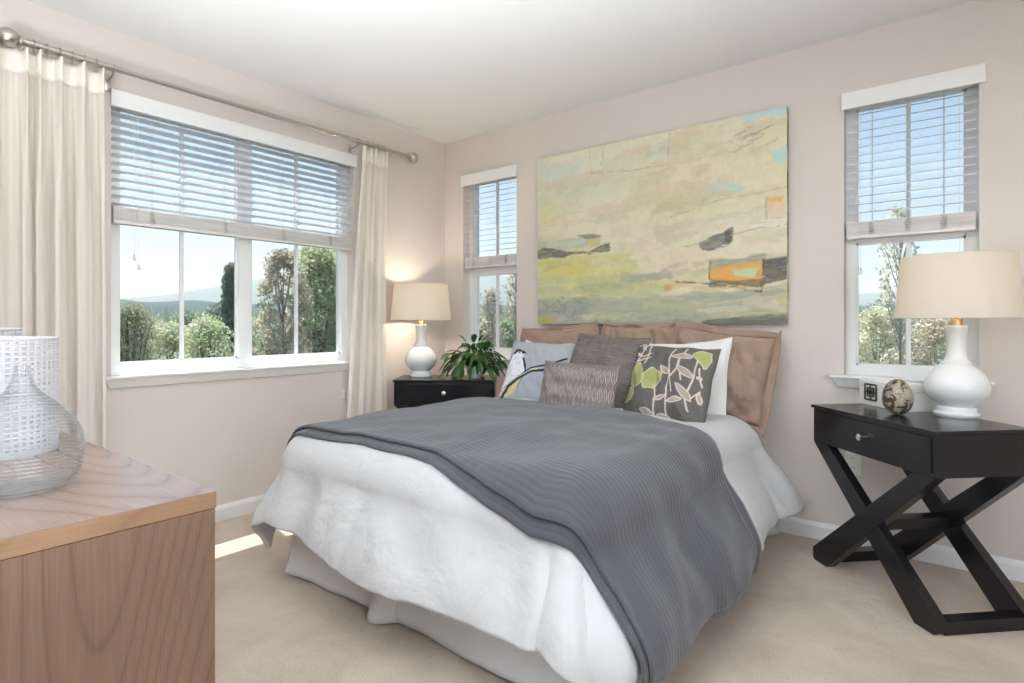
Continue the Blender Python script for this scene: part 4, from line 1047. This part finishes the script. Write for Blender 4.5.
def basket(loc, R, Hh, nc, nr, label):
    root = empty('lattice_basket', loc, 0, label, 'basket', 'white lattice baskets on the dresser')
    M_ = Mat('white_woven_cane', (.64, .63, .66), .6).m
    bm = bmesh.new(); rr_ = random.Random(nc)
    def P(a, z, rad_=R): return (rad_*math.cos(a), rad_*math.sin(a), z)
    z0 = .012; z1 = Hh-.012
    for i in range(nc):
        for j in range(nr):
            a0, a1 = 2*PI*i/nc, 2*PI*(i+1)/nc; c0, c1 = z0+(z1-z0)*j/nr, z0+(z1-z0)*(j+1)/nr
            g = .27+rr_.uniform(-.05, .05); g2 = .27+rr_.uniform(-.05, .05); da, dc = a1-a0, c1-c0
            o = [bm.verts.new(P(*q)) for q in ((a0, c0), (a1, c0), (a1, c1), (a0, c1))]
            n_ = [bm.verts.new(P(*q, R+.0015)) for q in ((a0+g*da, c0+g2*dc), (a1-g*da, c0+g2*dc), (a1-g*da, c1-g2*dc), (a0+g*da, c1-g2*dc))]
            for k in range(4): bm.faces.new((o[k], o[(k+1)%4], n_[(k+1)%4], n_[k]))
    bmesh.ops.remove_doubles(bm, verts=bm.verts, dist=1e-5)
    me = bpy.data.meshes.new('lattice'); bm.to_mesh(me); bm.free(); o = link('lattice', me, M_, root)
    md = o.modifiers.new('solid', 'SOLIDIFY'); md.thickness = .003; md.offset = -1
    m = MB(); m.ring((0, 0, Hh-.010), R-.001, .0035, 'z', 72, 8); m.build('rim', M_, root, True)
    m = MB(); m.lathe([(0, 0), (R+.001, 0), (R+.002, .014), (R-.004, .014), (R-.004, .004), (0, .004)], 64); m.build('basket_base', M_, root, True)
    return root
basket((1.424, -3.022, .80), .117, .300, 46, 21, 'white lattice basket on the dresser, right behind the glass vase')
basket((1.128, -3.060, .80), .138, .322, 52, 22, 'taller white lattice basket at the left edge, behind the other')

# ------------------------------------------------------------------ outside
FOL = {}
def fol(name, c0, c1, tr=.40): c0 = tuple(min(.7, (v*.55+.45*sum(c0)/3)*2.7+.05) for v in c0); c1 = tuple(min(.7, (v*.55+.45*sum(c1)/3)*2.7+.05) for v in c1); FOL[name] = m_leaf('foliage_'+name, c0, c1, .55, tr, .9, .3)
fol('olive', (.115, .135, .060), (.20, .215, .10)); fol('bright', (.17, .255, .075), (.30, .38, .13)); fol('mid', (.085, .135, .055), (.15, .21, .085))
fol('dark', (.045, .085, .050), (.085, .14, .07)); fol('brown', (.17, .15, .10), (.28, .24, .15)); fol('yellow', (.40, .33, .12), (.30, .33, .13))
BARK = Mat('pale_bark', (.33, .29, .25), .9).m; BARKD = Mat('dark_bark', (.16, .13, .11), .9).m
def leafcloud(clumps, n, size, seed):
    """n small bent leaves scattered in ellipsoid clumps [(centre, radii)]"""
    r = np.random.default_rng(seed); vol = np.array([c[1][0]*c[1][1]*c[1][2] for c in clumps])**.7; vol = vol/vol.sum()
    idx = r.choice(len(clumps), n, p=vol); d = r.normal(size=(n, 3)); d /= np.linalg.norm(d, axis=1)[:, None]
    rad_ = r.random(n)**.45; C = np.array([clumps[i][0] for i in idx]); Rr = np.array([clumps[i][1] for i in idx]); P = C+d*rad_[:, None]*Rr
    a = r.normal(size=(n, 3)); a /= np.linalg.norm(a, axis=1)[:, None]; b = np.cross(a, r.normal(size=(n, 3))); b /= np.linalg.norm(b, axis=1)[:, None]
    s = size*(.6+.8*r.random(n))[:, None]; c = np.cross(a, b)
    V = np.stack([P-a*s, P+b*s*.45+c*s*.12, P+a*s, P-b*s*.45+c*s*.12], 1).reshape(-1, 3)
    F = np.arange(4*n).reshape(-1, 4); return V, F
def treemesh(name, V, F, mat):
    me = bpy.data.meshes.new(name); me.vertices.add(len(V)); me.vertices.foreach_set('co', V.ravel().astype(np.float32))
    me.loops.add(F.size); me.loops.foreach_set('vertex_index', F.ravel().astype(np.int32)); me.polygons.add(len(F))
    me.polygons.foreach_set('loop_start', np.arange(0, F.size, 4, dtype=np.int32)); me.update(calc_edges=True); me.materials.append(mat); return me
def tree(name, loc, ht, wd, kind, label, group, seed, n=5000, leaf=.06, base_z=-4.0, bare=.0, bark=None, sparse=False, narrow=False):
    """ht = height of the crown's top above z = 0; the trunk starts at base_z"""
    root = empty(name, (loc[0], loc[1], base_z), 0, label, 'tree', group); rr_ = random.Random(seed); top = ht-base_z
    clumps = []; br = MB(); z_lo = max(top*.18, top-2.6*wd if not narrow else top*.2); z_lo = min(z_lo, top-1.3*wd) if top > 1.6*wd else top*.2
    nb = int(min(70, max(18, (top-z_lo)/wd*(22 if not sparse else 26))))
    br.tube([(0, 0, 0), (.05*wd*rr_.uniform(-1, 1), .05*wd*rr_.uniform(-1, 1), top*.45), (0, 0, top*.86)], [(.035*wd+.04)*(.5 if sparse else 1), (.025*wd+.03)*(.5 if sparse else 1), .008*wd+.006], 7)
    for k in range(nb):
        q = (k+.5)/nb; z = z_lo+(top-z_lo)*q; a = k*2.399+rr_.random(); prof = (1-abs(2*q-.8)**2.4/1.6)**.8 if abs(2*q-.8)**2.4 < 1.6 else .1
        R_ = wd*.5*prof*rr_.uniform(.45, .95)*(.6 if narrow else 1); c = (R_*math.cos(a), R_*math.sin(a), min(z, top-.12*wd))
        s = wd*(.23 if not sparse else .15)*(.75 if narrow else 1)*rr_.uniform(.8, 1.25); clumps.append((c, (s, s, s*.8)))
        h0 = max(z_lo*.9, c[2]-(.9 if sparse else 1.3)*wd); g = .45 if sparse else 1
        if not sparse or k % 2 == 0: br.tube([(0, 0, h0), (c[0]*.55, c[1]*.55, h0+(c[2]-h0)*.45), c, (c[0]*1.25, c[1]*1.25, c[2]+s*.6)], [(.014*wd+.008)*g, (.009*wd+.006)*g, (.005*wd+.004)*g, .003], 5)
    clumps.append(((0, 0, top-.22*wd), (.2*wd, .2*wd, .22*wd)))
    br.build('trunk', bark or BARKD, root)
    V, F = leafcloud(clumps, n, leaf, seed); link('crown', treemesh('crown', V, F, FOL[kind]), None, root)
    return root
# land: a near garden slope, a wooded valley side and far hills
def m_ground(name, c0, c1, sc):
    m = Mat(name, c0, .95, spec=.05); co = m.coord('Object'); m.color(m.ramp(m.noise(co, sc, 6, .65), [(.38, c0), (.62, c1)])); m.bump(m.noise(co, sc*2, 5, .7), 1, 2.0/sc if sc > .1 else 8); return m.m
def land(name, rings, mat, na=160):
    """rings = [(depth along the view, f(px) -> z)]"""
    V = []; F = []; n = len(rings)
    pxs = [-500+2300*i/(na-1) for i in range(na)]
    for D, f in rings:
        for p in pxs:
            k = math.hypot(1, (p-512)/577.); q = at(p, D/k*1.35 if False else D); V.append((q.x, q.y, f(p)+(D*.004)*nz(p*.02, D*.01, 3)))
    for j in range(n-1):
        for i in range(na-1): F.append((j*na+i, j*na+i+1, (j+1)*na+i+1, (j+1)*na+i))
    o = pydata(name, V, F, mat, None, True); return tag(o, kind='structure')
def ridge(table, D):
    xs = [t[0] for t in table]; ys = [t[1] for t in table]
    return lambda p: 1.13+(323-float(np.interp(p, xs, ys))-.9*nz(p*.05, 1, 2)-.5*nz(p*.2, 4, 2))/577*D
far_t = [(-500, 305), (60, 302), (118, 298), (150, 297), (185, 291), (220, 285), (255, 279), (300, 274), (345, 272), (420, 274), (475, 276), (500, 275), (560, 284), (700, 294), (855, 294), (900, 290), (966, 291), (1100, 298), (1800, 300)]
mid_t = [(-500, 305), (60, 300), (118, 299), (150, 303), (200, 300), (239, 304), (345, 300), (475, 303), (516, 306), (700, 312), (855, 306), (966, 303), (1100, 306), (1800, 306)]
land('hills_far', [(700, lambda p: -30), (900, ridge([(x, y*.4+323*.6) for x, y in far_t], 900)), (1250, ridge(far_t, 1250)), (1500, lambda p: 0)], m_ground('far_hill', (.055, .085, .06), (.10, .14, .09), .02))
land('hills_middle', [(160, lambda p: -26), (260, ridge([(x, y*.35+323*.65+6) for x, y in mid_t], 260)), (420, ridge(mid_t, 420)), (560, lambda p: -20)], m_ground('wooded_slope', (.035, .06, .035), (.10, .14, .07), .12))
land('ground_outside', [(2.2, lambda p: -4.1), (20, lambda p: -4.2), (60, lambda p: -8), (165, lambda p: -26)], m_ground('garden_ground', (.14, .13, .08), (.22, .21, .13), .6))
GA = 'trees down the slope outside'
k = 0
def T(name, px, D, ytop, wpx, kind, label, n=5000, leaf=None, base=None, **kw):
    global k; k += 1
    z = 1.13+(323-ytop)/577.*D; w = wpx/577.*D/1.05; q = at(px, D)
    b = -4.1 if D < 25 else (-5.5 if D < 50 else (-9 if D < 90 else -16))
    return tree(name, q, z, w, kind, label, kw.pop('group', None), 100+k, n, leaf or max(.035, D*.0031), b, **kw)
# seen through the left window
T('olive_tree', 128, 20, 304, 70, 'olive', 'bushy olive-green tree at the left edge of the big window', 9000)
T('green_tree', 172, 26, 326, 62, 'bright', 'light green tree low in the left half of the big window', 8000)
T('green_tree', 208, 22, 318, 60, 'bright', 'bright green tree behind the left muntin of the big window', 9000)
T('green_tree', 150, 34, 322, 60, 'mid', 'mid-green tree between the olive tree and the light green one', 6000)
T('evergreen_tree', 231, 30, 264, 32, 'dark', 'tall narrow dark evergreen left of the window mullion', 9000, narrow=True)
T('green_tree', 222, 40, 306, 50, 'dark', 'dark rounded tree at the foot of the tall evergreen', 6000)
T('green_tree', 188, 42, 313, 44, 'mid', 'mid-green rounded tree farther off in the big window', 5000)
T('leafy_tree', 318, 11, 246, 66, 'bright', 'tall bright leafy tree in the right half of the big window', 12000, leaf=.045, bark=BARK)
T('leafy_tree', 344, 12.5, 262, 60, 'bright', 'leafy tree half hidden by the right curtain', 10000, leaf=.045)
T('bare_tree', 283, 9.0, 248, 60, 'brown', 'thin brown-leaved tree just right of the mullion', 7000, leaf=.030, bark=BARK, sparse=True)
T('green_tree', 268, 16, 338, 50, 'mid', 'low green bush below the thin brown tree', 5000)
T('green_tree', 300, 24, 308, 70, 'dark', 'dark tree behind the bright leafy one', 6000)
# seen through the narrow window
T('bare_tree', 492, 10, 288, 40, 'brown', 'thin brown-leaved tree in the narrow window', 1900, leaf=.030, bark=BARK, sparse=True)
T('bare_tree', 516, 10.5, 262, 24, 'brown', 'thin tree at the right side of the narrow window', 900, leaf=.028, bark=BARK, sparse=True)
T('green_tree', 478, 26, 318, 34, 'olive', 'olive tree low in the narrow window', 5000)
T('green_tree', 506, 30, 322, 40, 'mid', 'mid-green tree low in the narrow window', 5000)
# seen through the right window
T('bare_tree', 876, 9, 306, 74, 'yellow', 'yellow-green autumn tree left of the big lamp', 5200, leaf=.035, bark=BARK, sparse=True)
T('green_tree', 862, 14, 338, 50, 'bright', 'green bush low at the left of the right window', 5000)
T('bare_tree', 935, 8, 312, 90, 'brown', 'brown-leaved tree behind the big lamp', 6000, leaf=.032, bark=BARK, sparse=True)
T('bare_tree', 900, 7.0, 205, 46, 'yellow', 'slender yellow-leaved tree reaching the right blind', 900, leaf=.030, bark=BARK, sparse=True)
T('green_tree', 880, 31, 306, 80, 'dark', 'dark tree behind the yellow one in the right window', 7000)
T('green_tree', 985, 27, 306, 80, 'mid', 'mid-green tree farthest right in the right window', 6000)
# many like trees down the valley side: copies of three builds
protos = []
for i, (kd, nm) in enumerate((('mid', 0), ('dark', 0), ('olive', 0))):
    protos.append(tree('valley_tree', (0, 0), 6.0, 7.5, kd, 'tree on the wooded valley side beyond the nearer trees', GA, 300+i, 3500, .26, 0.0))
rr = random.Random(11); cnt = 0; placed = []
for lo, hi, num in ((100, 350, 50), (470, 520, 9), (850, 990, 20)):
    for j in range(num):
        for tries in range(60):
            D = 62+118*(j/num)**.8+rr.uniform(-5, 5); px = rr.uniform(lo, hi); q = at(px, D)
            if all((q.x-a)**2+(q.y-b)**2 > 8.6**2 for a, b in placed): break
        else: continue
        placed.append((q.x, q.y)); o = protos[cnt] if cnt < 3 else copy_tree(protos[rr.randrange(3)])
        gz = -8-18*(D-60)/105.; top = 1.13+(323-rr.uniform(314, 330))/577*D
        o.location = (q.x, q.y, gz-.3); o.scale = (.95, .95, max(.8, (top-gz)/6.0)); o.rotation_euler = (0, 0, rr.uniform(0, 6.28)); cnt += 1

# haze over the valley, real scattering air
hz = bpy.data.materials.new('valley_haze'); hz.use_nodes = True; hz.node_tree.nodes.clear()
ho = hz.node_tree.nodes.new('ShaderNodeOutputMaterial'); vs = hz.node_tree.nodes.new('ShaderNodeVolumeScatter')
vs.inputs['Color'].default_value = (.60, .80, 1, 1); vs.inputs['Density'].default_value = .0012; vs.inputs['Anisotropy'].default_value = .2
hz.node_tree.links.new(vs.outputs[0], ho.inputs['Volume'])
m = MB()
def hzbox():
    V = [at(p, D) for D in (15.5, 2000) for p in (-300, 1500)]
    bmv = [m.bm.verts.new((v.x, v.y, z)) for z in (-40, 130) for v in V]
    for f in ((0, 1, 3, 2), (4, 6, 7, 5), (0, 4, 5, 1), (2, 3, 7, 6), (0, 2, 6, 4), (1, 5, 7, 3)): m.bm.faces.new([bmv[i] for i in f])
hzbox()
tag(m.build('valley_haze', hz), 'thin blue haze over the valley and hills', 'haze', kind='stuff')
